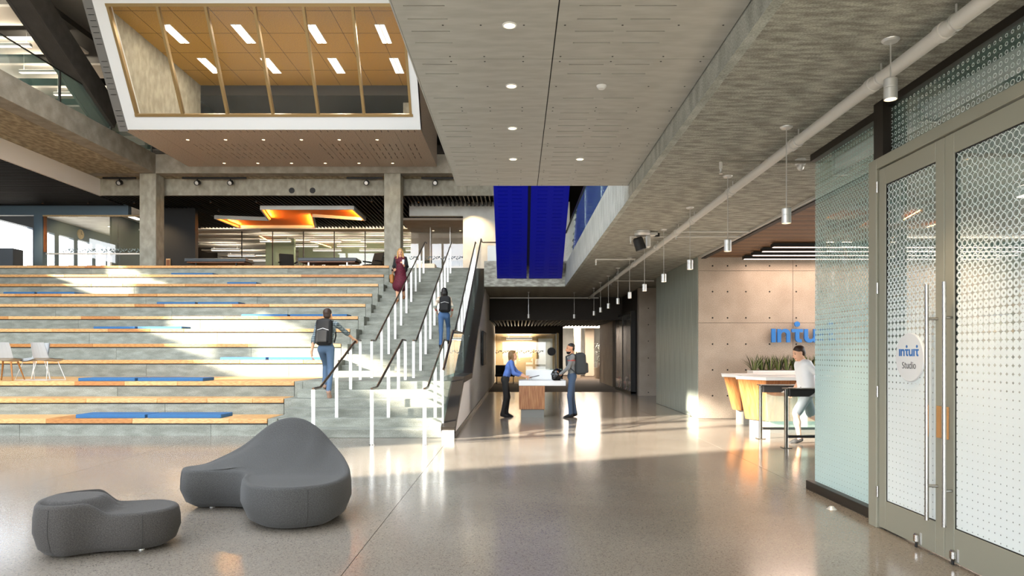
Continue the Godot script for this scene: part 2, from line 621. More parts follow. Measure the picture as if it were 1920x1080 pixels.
func build_shell() -> void:
	# floor of polished slabs with sawn joints
	var fl := shell("floor")
	inst("bed", bx(-24, 12, -0.3, -0.012, -8, 27.3), M.floor_joint, fl)
	var xs := [-24.0, -15.2, -10.55, -5.9, -1.26, 3.38, 8.0, 12.0]
	var ds := [-8.0, -1.48, 3.2, 7.88, 12.56, 17.24, 21.92, 27.3]
	for i in xs.size() - 1:
		for j in ds.size() - 1:
			if xs[i + 1] < -5 and ds[j] > 14:
				continue
			inst("slab", bx(xs[i] + 0.003, xs[i + 1] - 0.003, -0.1, 0, ds[j] + 0.003, ds[j + 1] - 0.003), M.floor, fl)
	struct("floor", bx(-1.17, 12, -0.3, 0.0, 27.303, 52), M.carpet)
	# outer walls and roof
	var wl := []
	for z0 in [8.2, 11.6, 18.6]:
		wl.append(Rect2(z0, 6.95, 3.0, 1.62))
	wl.append(Rect2(-0.75, 7.45, 3.1, 3.6))
	wl.append(Rect2(2.6, 7.9, 1.05, 3.1))
	wl.append(Rect2(4.0, 8.1, 1.3, 2.4))
	for q in [[31.2, 2.9], [34.35, 1.35], [36.05, 1.2], [37.6, 1.25], [39.2, 0.95], [40.3, 1.2], [42.0, 2.2]]:
		wl.append(Rect2(q[0], 4.9, q[1], 2.9))
	struct("wall_left", wall_grid(side(-24.5), -8, 50, -0.3, 13.6, wl, 0.3), M.slate_dark)
	var wb := []
	for k in 9:
		wb.append(Rect2(-23.6 + 3.95 * k, 0.15, 3.75, 2.6))
		wb.append(Rect2(-23.6 + 3.95 * k, 8.85, 3.75, 4.2))
		wb.append(Rect2(-23.6 + 3.95 * k, 4.5, 3.75, 4.1))
	struct("wall_back", wall_grid(facing(-8.0), -24.5, 12.3, -0.3, 13.6, wb, 0.3), M.frame_paint)
	struct("wall_right", wall_grid(side(12), -8, 52, -0.3, 13.6, [Rect2(8.3, 0.1, 2.4, 3.6), Rect2(10.9, 0.1, 2.4, 3.6), Rect2(13.5, 0.1, 2.5, 3.6)], 0.3), M.plaster)
	struct("wall_far", bx(-24.5, 12.3, -0.3, 13.6, 52, 52.3), M.plaster)
	var roof := shell("ceiling")
	var added_skylights := []  # unseen skylight openings, added to light seats and floor from above
	for i in 4:
		for j in 4:
			added_skylights.append(Rect2(-14.0 + 3.1 * i, 1.0 + 3.4 * j, 2.7, 3.0))
	inst("deck", wall_grid(flat(13.6), -24.5, 12.3, -8.3, 52.3, added_skylights, 0.3), M.office_panel, roof)
	# first-floor slab, right hand and far end
	struct("ceiling", bx(1.75, 4.36, 3.9, 4.8, -8, 29), M.slab_concrete)
	struct("ceiling", bx(-1.17, 1.75, 3.9, 4.8, 24.0, 29), M.slab_concrete)
	struct("ceiling", bx(4.36, 12, 4.0, 4.8, -8, 52), M.slab_concrete)
	struct("trim", bx(1.67, 1.75, 3.9, 4.66, -8, 23.95), M.slab_edge)
	struct("floor", bx(-24.2, -1.17, 4.3, 4.795, 26.3, 52), M.carpet)
	struct("floor", bx(-1.17, 4.36, 4.2, 4.795, 29, 52), M.carpet)
	# guard on the edge of that slab
	var g := thing("glass_guard", "clear glass guard along the white slab edge beyond the bridge", "railing")
	for k in 4:
		inst("pane", bx(1.70, 1.715, 4.66, 5.75, 10.6 + 3.3 * k, 13.85 + 3.3 * k), M.glass_green, g)
	inst("handrail", bx(1.68, 1.74, 5.75, 5.80, 10.5, 23.9), M.dark_frame, g)
	struct("wall_right", wall_grid(side(6.2), 8, 52, 4.8, 9.2, [Rect2(23, 4.9, 5, 2.6)], 0.2), M.dark_brown)
	struct("ceiling", bx(1.75, 6.4, 9.2, 9.5, 8, 52), M.beam_concrete)

func build_stairs() -> void:
	var bl := thing("bleacher_seating", "wide concrete bleacher steps with pale timber edges left of the staircase", "bleachers")
	for k in 12:
		var z: float = TZ[k]
		var h: float = TH[k]
		var z1: float = TZ[k + 1] + 0.06 if k < 11 else 26.32
		var y0: float = TH[k - 1] - 0.04 if k > 0 else 0.0
		var deep: float = z1 - z - 0.07 if k < 3 else 0.398
		var tier := inst("tier", bx(-24.1, -4.59, y0, h - (0.115 if k < 3 else 0.004), z + 0.40, z1), M.concrete_tint[k % 3], bl)
		# riser cast in lengths, its top recessed under the timber
		var x := -24.1 + 2.3 * (k % 3)
		var a := -24.1
		while a < -4.78:
			x = minf(x + 3.65, -4.77)
			if -4.77 - x < 0.8:
				x = -4.77
			inst("riser", bx(a + 0.004, x - 0.004, y0, h - 0.115, z, z + 0.40), M.concrete_tint[(k + int(absf(a))) % 3], tier)
			a = x
		inst("end_block", bx(-4.766, -4.59, y0, h - 0.003, z, z + deep + 0.01, 0.008), M.concrete, tier)
		inst("shadow_gap", bx(-24.1, -4.775, h - 0.115, h - 0.09, z + 0.03, z + deep - 0.02), M.black, tier)  # black strip paints the shade in the recess under the boards
		a = -24.1
		while a < -4.78:
			var e := minf(a + rng.randf_range(0.9, 2.6), -4.772)
			if -4.772 - e < 0.5:
				e = -4.772
			inst("board", bx(a + 0.0015, e - 0.0015, h - 0.09, h, z - 0.015, z + deep, 0.006), M.wood_edge[[0, 2, 0, 1, 2, 0, 3][rng.randi() % 7]], tier)
			a = e
	var sc := thing("staircase", "broad grey concrete staircase with a landing beside the bleachers", "stairs")
	for j in 33:
		var z := 12.72 + 0.376 * j if j < 6 else 17.48 + 0.33 * (j - 6)
		var h := 0.1622 * (j + 1) if j < 6 else 0.973 + 0.1423 * (j - 5)
		var z1 := z + (0.376 if j < 5 else (17.48 - z if j == 5 else 0.33)) + 0.05
		if j == 32:
			z1 = 26.4
		inst("step", bx(-4.588, -1.402, h - 0.20 if j else 0.0, h, z, z1, 0.006), M.concrete_tint[(j * 2 + j / 5) % 3], sc)
	# side wall of the stair, facing the passage
	var pl := PackedVector2Array([Vector2(12.62, 0), Vector2(12.62, 0.13), Vector2(14.72, 0.95), Vector2(17.42, 0.95), Vector2(26.1, 4.66), Vector2(29, 4.66), Vector2(29, 0)])
	struct("wall_stair", mb().extrude(pl, side(-1.40), 0.23), M.wall_white)
	struct("baseboard_stair", bx(-1.17, -1.155, 0.0, 0.09, 12.66, 28.9), M.dark_frame)
	var path := [V(-1.285, 0.15, 12.66), V(-1.285, 1.0, 14.75), V(-1.285, 1.0, 17.42), V(-1.285, 4.73, 26.15)]
	var gd := thing("stair_guard", "glass balustrade with dark stringer on the right side of the staircase", "railing")
	for k in 3:
		inst("stringer", mb().bar(path[k], path[k + 1] + (path[k + 1] - path[k]).normalized() * 0.02, 0.262, 0.13), M.dark_frame, gd)
	var gl := [[12.82, 14.74, 0.3, 1.05, 1.26, 2.04], [14.78, 17.40, 1.05, 1.05, 2.04, 2.06]]
	for k in 4:
		var a := 17.46 + 2.15 * k
		var b := a + 2.12
		gl.append([a, b, 1.12 + 0.4301 * (a - 17.46), 1.12 + 0.4301 * (b - 17.46), 2.10 + 0.4435 * (a - 17.46), 2.10 + 0.4435 * (b - 17.46)])
	for q in gl:
		inst("pane", mb().extrude(PackedVector2Array([Vector2(q[0], q[2]), Vector2(q[1], q[3]), Vector2(q[1], q[5]), Vector2(q[0], q[4])]), side(-1.392), 0.014), M.glass_green, gd)
	inst("handrail", mb().tube([V(-1.385, 1.27, 12.80), V(-1.385, 2.06, 14.76), V(-1.385, 2.08, 17.44), V(-1.385, 5.92, 26.1), V(-1.385, 5.92, 26.9)], 0.026, 8), M.rail, gd)
	inst("end_post", bx(-1.41, -1.38, 0.16, 1.26, 12.78, 12.82), M.alu, gd)
	var gt := thing("landing_guard", "low white guard panel with thin rail at the stair head", "railing")
	inst("panel", bx(-1.17, -0.72, 4.8, 5.78, 26.8, 26.84), M.frosted, gt)
	inst("handrail", mb().tube([V(-1.36, 5.92, 26.9), V(-0.70, 5.92, 26.9)], 0.025, 8), M.rail, gt)
	inst("post", bx(-0.76, -0.72, 4.8, 5.9, 26.84, 26.88), M.rail, gt)
	# free-standing handrails
	var rx := [-3.52, -2.51, -1.60]
	var where := ["left", "middle", "right"]
	for i in 3:
		var x: float = rx[i]
		var lo := thing("handrail", "lower-flight stair handrail with white posts, %s one of three" % where[i], "handrail", Vector3.ZERO, 0.0, "lower stair handrails")
		var p := [V(x, 0.965, 11.77), V(x, 0.965, 12.2), V(x, 1.86, 14.92), V(x, 1.86, 15.32)]
		inst("rail", mb().tube(p, 0.024, 8), M.rail, lo)
		for d in [11.78, 13.3, 14.42, 15.3]:
			var top := 0.96 if d < 12.2 else (1.85 if d > 14.9 else lerpf(0.965, 1.86, (d - 12.2) / 2.72))
			inst("post", bx(x - 0.03, x + 0.03, stair_height(d), top - 0.012, d - 0.012, d + 0.012), M.post, lo)
		inst("foot", mb().lathe([Vector2(0, 0.012), Vector2(0.05, 0.012), Vector2(0.05, 0)], T(V(x, 0.0, 11.78)), 12), M.steel, lo)
		var hi := thing("handrail", "long upper-flight stair handrail with white posts, %s one of three" % where[i], "handrail", Vector3.ZERO, 0.0, "upper stair handrails")
		p = [V(x, 1.88, 16.48), V(x, 1.88, 16.95), V(x, 5.80, 26.1), V(x, 5.82, 26.5)]
		inst("rail", mb().tube(p, 0.024, 8), M.rail, hi)
		var d := 16.5
		while d < 26.6:
			var top := 1.87 if d < 16.95 else minf(5.8, 1.88 + 3.92 * (d - 16.95) / 9.15)
			inst("post", bx(x - 0.03, x + 0.03, stair_height(d), top - 0.012, d - 0.012, d + 0.012), M.post, hi)
			d += 0.99 if d > 16.6 else 1.2
	# blue gym mats on the tiers: tier, left and right edges in the photograph
	var mats := [[0, 140, 273], [0, 275, 416], [2, 145, 254], [2, 257, 382], [3, 412, 500], [3, 503, 618], [5, 174, 254], [5, 257, 342], [6, 452, 540], [6, 543, 652], [7, 293, 367], [7, 370, 448], [8, 5, 65], [8, 68, 140], [9, 425, 482], [10, 320, 400]]
	var cnt := {}
	var ord := ["bottom", "second", "third", "fourth", "fifth", "sixth", "seventh", "eighth", "ninth", "tenth", "eleventh"]
	for q in mats:
		var z: float = TZ[q[0]] + (0.06 if q[0] != 3 else 0.03)
		var x0: float = (q[1] - 970.0) * z / 1280.0
		var x1: float = (q[2] - 970.0) * z / 1280.0 - 0.03
		var which := "left" if not cnt.has(q[0]) else "right"
		cnt[q[0]] = 1
		if q[0] > 8:
			which = "only"
		var m := thing("seat_mat", "%s flat blue seat mat on the %s bleacher tier" % [which, ord[q[0]]], "mat", V((x0 + x1) / 2, TH[q[0]], z + 0.3), 0, "blue seat mats")
		inst("pad", mb().obox(T(Vector3(0, 0.035, 0)), Vector3(x1 - x0, 0.07, 0.55), 0.008), M.mat_blue, m)

func build_bridge() -> void:
	var br := thing("footbridge", "grey perforated metal bridge overhead spanning the hall", "bridge")
	inst("deck", bx(-0.90, 1.66, 4.20, 4.75, -7.9, 10.26), M.void, br)
	inst("edge_panel", bx(-0.915, -0.903, 4.10, 4.78, -7.9, 10.27), M.panel, br)
	inst("end_panel", bx(-0.903, 1.66, 4.125, 4.78, 10.262, 10.272), M.panel, br)
	var jo := 0.003
	var row := 0
	var d := 10.27
	var edges := [10.27, 9.44, 8.235, 7.03, 5.825, 4.62, 3.415, 2.21, 1.0, -2.0, -5.0, -7.9]
	for i in edges.size() - 1:
		var d1: float = edges[i]
		var d0: float = edges[i + 1]
		for colm in 2:
			var x0 := -0.90 if colm == 0 else 0.305
			var x1 := 0.295 if colm == 0 else 1.66
			var holes := []
			if d0 > 0:
				var k := 0
				var s := 9.44 + 0.105 if i == 0 else d0 + 0.105
				while s + 0.1 < d1 - 0.02 or k == 0:
					var skip := i == 3 and k in [2, 3]
					if not skip:
						var ly := s - d0 - jo
						if colm == 0:
							holes.append(Rect2(0.075, ly, 0.30, 0.014))
						else:
							holes.append(Rect2(0.145, ly, 0.30, 0.014))
							holes.append(Rect2(0.545, ly, 0.30, 0.014))
					s += 0.197
					k += 1
			# front face downwards: x right, y away, z down
			var t := Transform3D(Basis(Vector3.RIGHT, Vector3(0, 0, -1), Vector3.DOWN), V(x0, 4.10, d0 + jo))
			var pnl := inst("soffit_panel", slotted(t, x1 - x0, d1 - d0 - 2 * jo, holes, 0.02), M.panel, br)
			if d0 > 2 and d0 < 9.5:
				var sb := MB.new()
				for sx in [0.33, 0.62, 0.95] if colm == 0 else [0.06, 0.5, 0.93, 1.27]:
					for sd in [0.05, (d1 - d0) / 2, d1 - d0 - 0.05]:
						sb.lathe([Vector2(0, -0.0015), Vector2(0.008, -0.0015), Vector2(0.009, 0)], T(V(x0 + sx, 4.10, d0 + sd)), 6)
				var scr := inst("screws", sb, M.black, pnl)
				scr.set_meta("kind", "stuff")
	inst("centre_gap", bx(0.29, 0.31, 4.105, 4.18, -7.9, 10.26), M.void, br)
	for q in [[-0.06, 5.22], [-0.055, 6.41], [-0.055, 7.62], [-0.055, 8.84], [0.81, 8.84]]:
		downlight(V(q[0], 4.10, q[1]), 0.043, "round recessed downlight in the bridge underside, %s" % ["nearest the camera", "second of the left row", "third of the left row", "farthest of the left row", "single one in the right panels"][[5.22, 6.41, 7.62, 8.84].find(q[1]) if q[0] < 0 else 4], "bridge downlights", 0.9)
	var sd := solo("ceiling_sensor", mb().lathe([Vector2(0, -0.03), Vector2(0.03, -0.03), Vector2(0.045, -0.012), Vector2(0.048, 0)], T(V(0.79, 4.10, 6.41)), 18), M.white, "small white round sensor on the bridge underside", "sensor")
	# blue underside of the stair beyond
	var bs := thing("blue_stair", "stair flight with deep blue perforated underside beyond the bridge", "stairs")
	var a := V(-0.71, 4.18, 23.95)
	var b := V(-0.71, 9.43, 15.75)
	var dir := (b - a).normalized()
	var ln := a.distance_to(b)
	var nrm := Vector3.RIGHT.cross(dir).normalized()
	if nrm.y > 0:
		nrm = -nrm
	for colm in 2:
		var x0 := 0.0 if colm == 0 else 1.12
		var w := 1.03 if colm == 0 else 1.15
		var holes := []
		var s := 0.15
		while s < 6.0:
			if colm == 0:
				holes.append(Rect2(0.12, s, 0.3, 0.016))
				holes.append(Rect2(0.55, s, 0.3, 0.016))
			else:
				holes.append(Rect2(0.2, s, 0.3, 0.016))
				holes.append(Rect2(0.68, s, 0.3, 0.016))
			s += 0.16
		var bas := Basis(Vector3.RIGHT, dir, Vector3.RIGHT.cross(dir))
		if bas.z.dot(nrm) < 0:
			bas = Basis(Vector3.LEFT, dir, Vector3.LEFT.cross(dir))
			inst("underside_panel", slotted(Transform3D(bas, a + Vector3.RIGHT * (x0 + w)), w, ln, holes, 0.015), M.blue, bs)
		else:
			inst("underside_panel", slotted(Transform3D(bas, a + Vector3.RIGHT * x0), w, ln, holes, 0.015), M.blue, bs)
	var mid := (a + b) / 2 + Vector3.RIGHT * 1.135 - nrm * 0.16 + dir * 0.3
	inst("carriage", mb().obox(Transform3D(Basis(Vector3.RIGHT, dir, Vector3.RIGHT.cross(dir)), mid), Vector3(2.2, ln - 0.7, 0.22)), mat(Color(0.02, 0.03, 0.16), 0.7), bs)
	for k in 30:
		var p := a + dir * (ln * (k + 0.5) / 30.0)
		inst("tread", bx(p.x, p.x + 2.27, p.y + 0.33, p.y + 0.37, -p.z - 0.18, -p.z + 0.14), M.dark_frame, bs)

func downlight(p: Vector3, r: float, label: String, group: String, energy: float) -> void:
	var o := thing("downlight", label, "light", p, 0, group)
	inst("ring", mb().lathe([Vector2(r, -0.001), Vector2(r * 1.04, -0.008), Vector2(r * 1.28, -0.006), Vector2(r * 1.32, 0)], Transform3D(), 18), M.white, o)
	inst("lens", mb().lathe([Vector2(0, -0.006), Vector2(r, -0.004), Vector2(r, 0.0)], Transform3D(), 18), M.lamp_warm, o)
	var l := SpotLight3D.new()
	l.name = "beam"
	o.add_child(l)
	l.position = Vector3(0, -0.03, 0)
	l.rotation.x = -PI / 2
	l.spot_angle = 40
	l.spot_range = 30
	l.light_size = r
	l.light_energy = energy
	l.light_color = Color(1, 0.9, 0.75)
	l.shadow_enabled = true

# ------------------------------------------------------------------ the glazed room hung above the bleachers
func tilt(x: float, s: float, out := 0.0) -> Vector3:
	# point on the tilted front: s metres of height above its lower edge
	return V(x, 8.93 + s + out * 0.5, 22.5 - 0.575 * s - out * 0.87)

func tilt_frame(x0: float, x1: float, s0: float, s1: float, o0: float, o1: float) -> MB:
	var b := MB.new()
	var p := []
	for o in [o0, o1]:
		for q in [[x0, s0], [x1, s0], [x1, s1], [x0, s1]]:
			p.append(tilt(q[0], q[1]) + Vector3(0, -0.498, 0.867) * o)
	var c := Vector3.ZERO
	for k in p:
		c += k / 8.0
	for f in [[0, 1, 2, 3], [4, 5, 6, 7], [0, 1, 5, 4], [1, 2, 6, 5], [2, 3, 7, 6], [3, 0, 4, 7]]:
		var nn: Vector3 = (p[f[1]] - p[f[0]]).cross(p[f[2]] - p[f[0]]).normalized()
		var m: Vector3 = (p[f[0]] + p[f[1]] + p[f[2]] + p[f[3]]) / 4.0
		if nn.dot(m - c) < 0:
			nn = -nn
		b.quad(p[f[0]], p[f[1]], p[f[2]], p[f[3]], nn)
	return b

func build_glass_box() -> void:
	var bxn := thing("glazed_room", "hanging room with white frame and tilted bronze-framed window above the bleachers", "room")
	# white surround, then the grey slotted strip on its left
	inst("sill_frame", tilt_frame(-12.83, -3.18, 0.0, 0.36, -0.3, 0.02), M.frame_white, bxn)
	inst("side_frame", tilt_frame(-12.83, -12.44, 0.36, 3.22, -0.3, 0.02), M.frame_white, bxn)
	inst("side_frame", tilt_frame(-3.43, -3.18, 0.36, 3.22, -0.3, 0.02), M.frame_white, bxn)
	inst("head_frame", tilt_frame(-12.83, -3.18, 3.22, 4.3, -0.3, 0.02), M.frame_white, bxn)
	var dirv := (tilt(0, 1) - tilt(0, 0)).normalized()
	var ln := tilt(0, 4.3).distance_to(tilt(0, -0.05))
	var holes := []
	var s := 0.15
	var alt := 0
	while s < ln - 0.1:
		if alt % 9 != 4 and alt % 9 != 5:
			holes.append(Rect2(0.06, s, 0.19, 0.018))
		s += 0.165
		alt += 1
	var bs := Basis(Vector3.RIGHT, dirv, Vector3.RIGHT.cross(dirv))
	var strip := inst("slotted_strip", slotted(Transform3D(bs, tilt(-13.14, -0.05)), 0.30, ln, holes, 0.03), M.strip_panel, bxn)
	inst("backing", tilt_frame(-13.13, -12.85, -0.04, 4.3, -0.3, -0.035), M.void, strip)
	# bronze window frame and six panes
	var win := inst("window_sill_bar", tilt_frame(-12.46, -3.40, 0.36, 0.43, -0.1, 0.05), M.bronze_frame, bxn)
	inst("window_head_bar", tilt_frame(-12.46, -3.40, 3.14, 3.22, -0.1, 0.05), M.bronze_frame, bxn)
	var mx := [-12.41, -10.91, -9.45, -7.97, -6.49, -5.0, -3.47]
	for k in 7:
		inst("mullion", tilt_frame(mx[k] - 0.04, mx[k] + 0.04, 0.43, 3.14, -0.1, 0.045), M.bronze_frame, bxn)
		if k < 6:
			inst("pane", tilt_frame(mx[k] + 0.04, mx[k + 1] - 0.04, 0.43, 3.14, -0.004, 0.004), M.glass_room, bxn)
	# floor, gold ceiling, side walls
	inst("room_floor", bx(-12.83, -3.2, 9.0, 9.25, 22.55, 27), M.wall_white, bxn)  # white floor put in to bounce light up onto the gold ceiling
	# soffit panels with slots running away from the camera
	var edges := [-13.0, -12.08, -10.74, -9.41, -8.08, -6.75, -5.41, -4.08, -3.18]
	for k in 8:
		var x0: float = edges[k] + 0.004
		var w: float = edges[k + 1] - edges[k] - 0.008
		var hl := []
		var n := int(floor((w - 0.1) / 0.225))
		for i in n:
			var hx := (w - (n - 1) * 0.225) / 2 + i * 0.225
			var wx := x0 + hx
			hl.append(Rect2(hx - 0.014, 0.06, 0.028, 0.22))
			if (wx > -11.6 and wx < -7.7) or (wx > -7.1 and wx < -3.5):
				for r in [1.55, 2.0, 2.6, 3.05]:
					hl.append(Rect2(hx - 0.014, r, 0.028, 0.32))
		inst("soffit_panel", slotted(Transform3D(Basis(Vector3.RIGHT, Vector3(0, 0, -1), Vector3.DOWN), V(x0, 8.93, 22.5)), w, 4.5, hl, 0.02), M.box_panel, bxn)
	inst("soffit_void", bx(-13.0, -3.2, 8.96, 9.0, 22.52, 27), M.void, bxn)
	var cl := inst("gold_ceiling", bx(-12.83, -3.2, 12.30, 12.36, 20.3, 27.4), M.gold, bxn)
	for k in 7:
		inst("ceiling_joint", bx(-12.1 + 1.25 * k, -12.088 + 1.25 * k, 12.296, 12.3, 20.6, 27.4), M.void, cl)
	for k in 4:
		inst("ceiling_joint", bx(-12.8, -3.25, 12.296, 12.3, 21.4 + 1.5 * k, 21.412 + 1.5 * k), M.void, cl)
	inst("left_wall", mb().extrude(PackedVector2Array([Vector2(22.45, 9.0), Vector2(27.4, 9.0), Vector2(27.4, 13.2), Vector2(20.05, 13.2)]), side(-12.83), 0.12), M.column_concrete, bxn)
	inst("right_wall", mb().extrude(PackedVector2Array([Vector2(22.49, 8.94), Vector2(27.0, 8.94), Vector2(27.0, 13.2), Vector2(20.03, 13.2)]), side(-3.30), 0.12), M.box_panel, bxn)
	inst("roof", bx(-12.83, -3.18, 13.2, 13.4, 19.9, 27.4), M.box_panel, bxn)
	# lamps in the gold ceiling
	for c in 4:
		for r in 2:
			var x: float = [-11.5, -9.2, -6.75, -4.5][c]
			var d: float = [22.95, 25.5][r]
			var o := thing("trough_light", "bright ceiling trough light in the gold ceiling, %s row, %s" % [["front", "rear"][r], ["first from left", "second from left", "third from left", "fourth from left"][c]], "light", V(x, 12.30, d), 0, "gold ceiling lights")
			inst("housing", bx(-0.17, 0.17, -0.02, 0.0, -0.68, 0.68, 0.004), M.white, o)
			inst("diffuser", bx(-0.15, -0.02, -0.028, -0.021, -0.65, 0.65), M.lamp_white, o)
			inst("diffuser", bx(0.02, 0.15, -0.028, -0.021, -0.65, 0.65), M.lamp_white, o)
			area("glow", o, Vector3(0, -0.05, 0), Vector3.DOWN, 0.3, 1.3, 5.0)
	# inner guard and the floor beyond
	var ig := thing("inner_guard", "glass guard with thin steel posts at the back of the hanging room", "railing")
	inst("top_rail", bx(-12.0, -3.4, 10.32, 10.36, 26.75, 26.79), M.alu, ig)
	for x in [-11.95, -10.2, -8.5, -6.75, -5.05, -3.55]:
		inst("post", bx(x - 0.03, x + 0.03, 9.25, 10.32, 26.75, 26.79), M.alu, ig)
	for k in 5:
		inst("pane", bx(-11.9 + 1.72 * k, -10.27 + 1.72 * k, 9.32, 10.28, 26.765, 26.775), M.glass, ig)
	struct("floor", bx(-24.2, 6, 8.98, 9.2, 27.4, 45), M.carpet)
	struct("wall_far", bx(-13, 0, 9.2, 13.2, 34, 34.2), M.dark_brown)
	struct("wall_far", bx(-12.7, -7.9, 9.2, 12.3, 29.5, 29.7), M.plaster)
	solo("concrete_column", bx(-4.72, -4.05, 9.2, 13, 28.2, 28.8, 0.01), M.column_concrete, "concrete column standing behind the hanging room window", "column")
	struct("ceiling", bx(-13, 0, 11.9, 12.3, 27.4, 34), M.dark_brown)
	struct("window", bx(-7.7, -1.0, 10.4, 11.0, 33.9, 33.98), M.slate_dark)
	for k in 2:
		var o := thing("task_chair", "%s dark grey office chair back behind the hanging room guard" % ["left", "right"][k], "chair", V([-6.4, -5.75][k], 9.2, 27.6), 0, "chairs in the hanging room")
		inst("backrest", mb().obox(T(Vector3(0, 0.62, 0.1)), Vector3(0.44, 0.5, 0.05), 0.02), M.table_grey, o)
		inst("seat", mb().obox(T(Vector3(0, 0.44, -0.12)), Vector3(0.46, 0.06, 0.44), 0.02), M.table_grey, o)
		inst("stem", bx(-0.03, 0.03, 0.05, 0.41, 0.09, 0.15), M.alu, o)
		inst("base", mb().lathe([Vector2(0.28, 0), Vector2(0.26, 0.03), Vector2(0.04, 0.06), Vector2(0, 0.06)], T(Vector3(0, 0, -0.12)), 10), M.alu, o)
	# downlights under the box
	var nm := ["leftmost", "second from left", "third from left", "fourth from left", "fifth from left", "rightmost"]
	for r in 2:
		for k in 6:
			downlight(V(-11.38 + 1.308 * k, 8.93, [23.57, 26.5][r]), 0.05, "recessed downlight under the hanging room, %s of the %s row" % [nm[k], ["front", "rear"][r]], "hanging room downlights", 1.5)

# ------------------------------------------------------------------ slab, truss and office at the upper left
func build_upper_left() -> void:
	# beam across, columns, soffit
	solo("concrete_beam", bx(-24.2, 1.6, 8.67, 9.42, 27.0, 27.45, 0.01), M.beam_concrete, "long concrete beam across the hall behind the hanging room", "beam")
	solo("concrete_beam", bx(-14.95, -14.3, 8.67, 9.43, 16, 26.99, 0.01), M.beam_concrete, "concrete edge beam running towards the camera at upper left", "beam")
	solo("concrete_column", bx(-14.95, -14.3, 4.8, 8.668, 27.0, 27.65, 0.015), M.column_concrete, "left square concrete column rising behind the bleachers", "column")
	solo("concrete_column", bx(-5.27, -4.62, 4.8, 8.668, 27.0, 27.65, 0.015), M.column_concrete, "right square concrete column rising behind the bleachers near the stair", "column")
	var so := shell("ceiling")
	for k in 5:
		inst("soffit_board", bx(-17.05, -14.955, 8.67, 9.2, 16 + 2.2 * k, 18.192 + 2.2 * k), M.soffit_board, so)
	inst("soffit_board", bx(-17.05, 1.6, 8.67, 9.2, 27.455, 27.9), M.soffit_board, so)
	inst("soffit_board", bx(-24.2, -17.05, 8.7, 9.2, 16, 27.9), M.soffit_board, so)
	struct("trim", bx(-17.15, -17.05, 8.0, 8.67, 16, 28.0), M.wall_white)
	# bulkhead behind the columns, in panels
	var bk := shell("wall_bulkhead")
	var x := -17.05
	for w in [2.6, 2.9, 2.9, 2.9, 2.3, 1.4, 1.5, 1.0, 1.9]:
		inst("panel", bx(x + 0.004, minf(x + w, 1.6) - 0.004, 8.0, 8.67, 27.9, 28.0), M.column_concrete, bk)
		x += w
	for k in 2:
		solo("wall_speaker", mb().lathe([Vector2(0, 0.02), Vector2(0.1, 0.02), Vector2(0.115, 0.012), Vector2(0.12, 0)], T(V([-9.22, -8.37][k], 8.2, 27.9), Basis(Vector3.RIGHT, PI / 2)), 16), M.black, "%s black round speaker on the bulkhead" % ["left", "right"][k], "speaker", "bulkhead speakers")
	# truss diagonal
	var tr := thing("truss_member", "dark inclined truss member crossing the upper left corner", "beam")
	var a := V(-14.62, 9.85, 24.4)
	var b := V(-14.62, 12.75, 19.2)
	inst("web", mb().bar(a, b, 0.5, 0.72, Vector3.UP, 0.01), M.truss, tr)
	inst("flange", mb().bar(a + Vector3(0.3, 0.05, 0), b + Vector3(0.3, 0.05, 0), 0.1, 0.85, Vector3.UP, 0.01), M.truss, tr)
	inst("flange", mb().bar(a + Vector3(-0.3, 0.05, 0), b + Vector3(-0.3, 0.05, 0), 0.1, 0.85, Vector3.UP, 0.01), M.truss, tr)
	# guard
	var g := thing("glass_guard", "glass guard with dark rail on the upper left slab edge", "railing")
	inst("handrail", mb().tube([V(-14.4, 10.46, 16), V(-14.4, 10.46, 26.9)], 0.025, 8), M.black, g)
	for k in 4:
		inst("pane", bx(-14.41, -14.395, 9.43, 10.44, 16.1 + 2.7 * k, 18.75 + 2.7 * k), M.glass_green, g)
	for k in 4:
		inst("post", bx(-14.43, -14.37, 9.43, 10.45, 18.75 + 2.7 * k, 18.80 + 2.7 * k), M.black, g)
	# office beyond: dark deck, pale ceiling rafts, linear pendants
	struct("floor", bx(-24.2, -14.96, 9.2, 9.43, 16, 27.4), M.carpet)
	struct("ceiling", bx(-24.2, -15.0, 12.6, 12.8, 16, 40), M.slat_black)
	for k in 9:
		var d := 19.1 + 2.1 * k
		solo("ceiling_raft", bx(-24.1, -15.0, 12.02, 12.1, d - 0.6, d + 0.6, 0.01), M.office_panel, "pale ceiling raft of the upper left office, %s from the front" % ["first", "second", "third", "fourth", "fifth", "sixth", "seventh", "eighth", "ninth"][k], "ceiling panel", "upper office ceiling rafts")
	var names := ["left of front row", "right of front row", "left of second row", "right of second row", "left of third row", "right of third row", "left of fourth row", "right of fourth row"]
	var i := 0
	for q in [[-19.6, 20.15], [-16.7, 20.15], [-19.4, 22.25], [-16.6, 22.25], [-19.7, 24.35], [-17.0, 24.35], [-19.9, 26.45], [-17.2, 26.45]]:
		linear_pendant(V(q[0], 11.6, q[1]), 1.5, 1.0, "long slim office pendant light at the upper left, %s" % names[i], "upper office pendants", 7.0)
		i += 1

